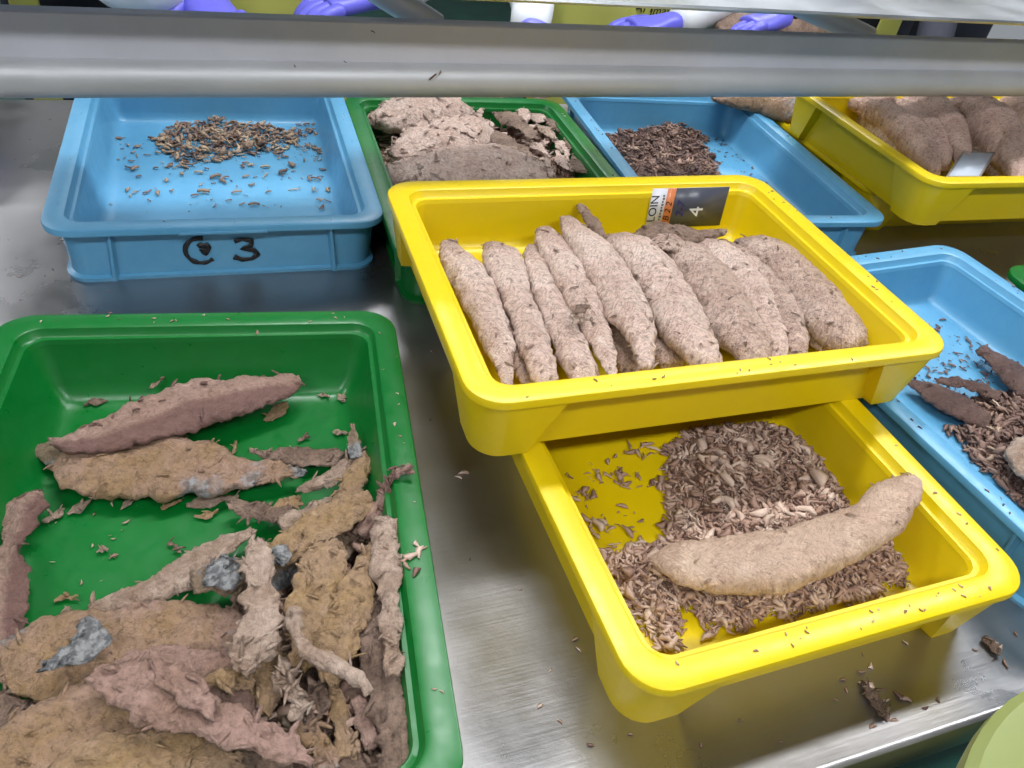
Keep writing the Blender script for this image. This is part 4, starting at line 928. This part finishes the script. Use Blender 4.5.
def worker(label, x, y, hands, apron_x=(-.19, .19), text=None, cloth=None):
    """standing worker facing the camera side of the table; hands = list of (palm point, finger direction, side)"""
    t = thing('person', label, 'person', (x, y, -.8)); cloth = cloth or WHITE
    O = Vector((x, y, -.8)); P = lambda a, b_, c: Vector((a, b_, c))
    # body (trousers and coat below the clothing) as one continuous surface
    V = [P(0, 0, .92), P(0, -.01, 1.12), P(0, -.03, 1.34), P(0, -.06, 1.46), P(0, -.09, 1.56), P(0, -.12, 1.68),
         P(.10, 0, .86), P(.11, -.01, .48), P(.11, .02, .08), P(.11, -.10, .04),
         P(-.10, 0, .86), P(-.11, -.01, .48), P(-.11, .02, .08), P(-.11, -.10, .04)]
    E_ = [(0, 1), (1, 2), (2, 3), (3, 4), (4, 5), (0, 6), (6, 7), (7, 8), (8, 9), (0, 10), (10, 11), (11, 12), (12, 13)]
    R_ = [(.15, .11), (.145, .10), (.165, .11), (.075, .07), .055, (.085, .10), (.085, .085), .062, .045, .045, (.085, .085), .062, .045, .045]
    skinmesh('body', V, E_, R_, NAVY, t, 2, 0)
    skinmesh('coat', [P(0, 0, .98), P(0, -.01, 1.12), P(0, -.03, 1.34), P(0, -.045, 1.44)], [(0, 1), (1, 2), (2, 3)], [(.165, .125), (.16, .115), (.18, .125), (.10, .09)], cloth, t, 2, 1)
    hd = skinmesh('hood', [P(0, -.07, 1.52), P(0, -.11, 1.64), P(0, -.105, 1.74)], [(0, 1), (1, 2)], [(.085, .08), (.10, .11), (.085, .09)], WHITE, t, 2, 1)
    fc = skinmesh('face', [P(0, -.155, 1.60), P(0, -.175, 1.66), P(0, -.165, 1.72)], [(0, 1), (1, 2)], [(.05, .05), (.062, .058), (.055, .05)], SKIN, t, 2, 1)
    skinmesh('nose', [P(0, -.228, 1.675), P(0, -.243, 1.655)], [(0, 1)], [.010, .013], SKIN, fc, 1, 0)
    for sx in (-1, 1): skinmesh('eye', [P(.026 * sx, -.226, 1.688), P(.027 * sx, -.229, 1.688)], [(0, 1)], [.008, .007], BLACK, fc, 1, 0)
    skinmesh('face_mask', [P(0, -.195, 1.60), P(0, -.205, 1.635)], [(0, 1)], [(.045, .035), (.052, .040)], WHITE, t, 2, 0)
    # apron: a curved panel with thickness over the front
    nx_, nz_ = 14, 14; Va, Fa = [], []
    for side in (0, 1):
        for j in range(nz_ + 1):
            zz = .40 + (1.30 - .40) * j / nz_
            for i in range(nx_ + 1):
                u = i / nx_; xx = apron_x[0] + (apron_x[1] - apron_x[0]) * u; xx *= (1 if zz < 1.05 else 1 - (zz - 1.05) * 1.6)
                yy = -.15 + xx * xx * 1.6 + .008 * math.sin(xx * 40 + zz * 6) - (.004 if side else 0)
                Va.append((xx, yy, zz))
    st = (nx_ + 1) * (nz_ + 1)
    for j in range(nz_):
        for i in range(nx_):
            a = j * (nx_ + 1) + i; Fa.append((a, a + nx_ + 1, a + nx_ + 2, a + 1)); Fa.append((a + st, a + st + 1, a + st + nx_ + 2, a + st + nx_ + 1))
    per = [i for i in range(nx_ + 1)] + [j * (nx_ + 1) + nx_ for j in range(1, nz_ + 1)] + [nz_ * (nx_ + 1) + i for i in range(nx_ - 1, -1, -1)] + [j * (nx_ + 1) for j in range(nz_ - 1, 0, -1)]
    for q in range(len(per)):
        a, b_ = per[q], per[(q + 1) % len(per)]; Fa.append((a, b_, b_ + st, a + st))
    ap = mesh_obj('apron', Va, Fa, OLIVE, t)
    for sx in (-1, 1):
        skinmesh('apron_strap', [P(.10 * sx, -.145, 1.28), P(.08 * sx, -.13, 1.42), P(.06 * sx, -.05, 1.50)], [(0, 1), (1, 2)], [.01, .01, .01], OLIVE, t, 1, 0)
    if text:
        for (bd, tx, tz, sz, rz_) in text:
            text_mesh(bd, sz, MARK, ap, (tx, -.156 + tx * tx * 1.6, tz), (PI / 2, 0, 0), 'marker_text', 'black marker writing on the apron', depth=.0006, shear=.2).rotation_euler = (PI / 2, rz_, 0)
    for wpt, dr_, sv, sc_, side, elb in hands:
        wl = wpt - O; sh = P(.19 * side, -.02, 1.36); el = Vector(elb) - O
        skinmesh('sleeve', [P(.12 * side, -.02, 1.36), sh, el, el.lerp(wl, .5), wl - dr_.normalized() * .03], [(0, 1), (1, 2), (2, 3), (3, 4)], [.075, .070, .056, .048, .040], cloth, t, 2, 1)
        glove(t, wl, dr_, sv, scale=sc_)
    return t
ZH = .16
# left worker: both hands above the table just beyond the rail
hA, hB = at(214, 3, ZH), at(340, 4, ZH)
worker('worker in olive apron facing us, both purple gloves above the left tray', hA.x + .095, hA.y + .30,
       [(hA + Vector((-.030, .05, .01)), Vector((.35, -.8, -.35)), Vector((1, .2, 0)), 1.35, -1, at(110, -10, ZH + .03)),
        (hB + Vector((.062, .02, .01)), Vector((-1, -.25, -.16)), Vector((0.1, -1, 0)), 1.25, 1, at(430, -25, ZH + .06))], (-.17, .17))
hC, hD = at(640, 16, ZH), at(762, 24, ZH)
bx_, by_ = at(640, 10, ZH).x + .02, hC.y + .27
def on_apron(px, py):
    q = at_y(px, py, by_ - .158); return q.x - bx_, q.z + .8
worker('worker in olive apron with black marker writing, glove stretched across it', bx_, by_,
       [(hC + Vector((.075, .02, -.021)), Vector((-1, -.10, -.10)), Vector((0.1, -1, 0)), 1.15, 1, at(742, -8, ZH + .02)),
        (at(540, 34, ZH), Vector((.5, -.8, .1)), Vector((1, .2, 0)), 1.0, -1, at(528, -16, ZH + .02))], (-.20, .20),
       [('TAM', *on_apron(640, 8), .034, -.05), ('imat', *on_apron(662, 12.5), .030, -.05)])
pC = at(893, 32, .08)
worker('worker at the right, navy trousers and a narrow apron strip showing', pC.x, pC.y + .14,
       [(hD + Vector((.055, .03, 0)), Vector((-1, -.2, -.1)), Vector((0, -1, .2)), 1.1, -1, at(830, -60, .30)),
        (at(930, 85, .12), Vector((-.2, -.8, -.2)), Vector((1, .2, 0)), 1.0, 1, at(960, -90, .38))], (-.065, -.005), cloth=NAVY)
pE = at(988, 38, .08)
worker('worker at the right edge, dark navy clothing beside the apron strip', at_y(935, 38, pE.y + .16).x, pE.y + .16,
       [(at(1130, 70, .12), Vector((-.2, -.8, -.2)), Vector((1, .2, 0)), 1.0, -1, at(1110, -60, .36)),
        (at(1190, 80, .12), Vector((-.2, -.8, -.2)), Vector((1, .2, 0)), 1.0, 1, at(1200, -40, .36))], (-.155, -.12), cloth=NAVY)
pD = at(60, 4, .08)
worker('worker at the far left, apron strip and navy trousers showing', pD.x + .03, pD.y + .20,
       [(at(-120, 40, .12), Vector((.2, -.9, -.2)), Vector((1, .2, 0)), 1.0, -1, at(-160, -10, ZH)),
        (at(-60, 60, .12), Vector((-.2, -.9, -.2)), Vector((1, .2, 0)), 1.0, 1, at(-40, -30, .16))], (-.13, -.075))
piece('brownish loin held by the purple glove at the right', [(718,28,719,34),(735,22,738,34),(765,17,768,36),(800,20,802,36),(826,27,827,34)], .13, .6, 'brown', .002, .003, tufts=3)
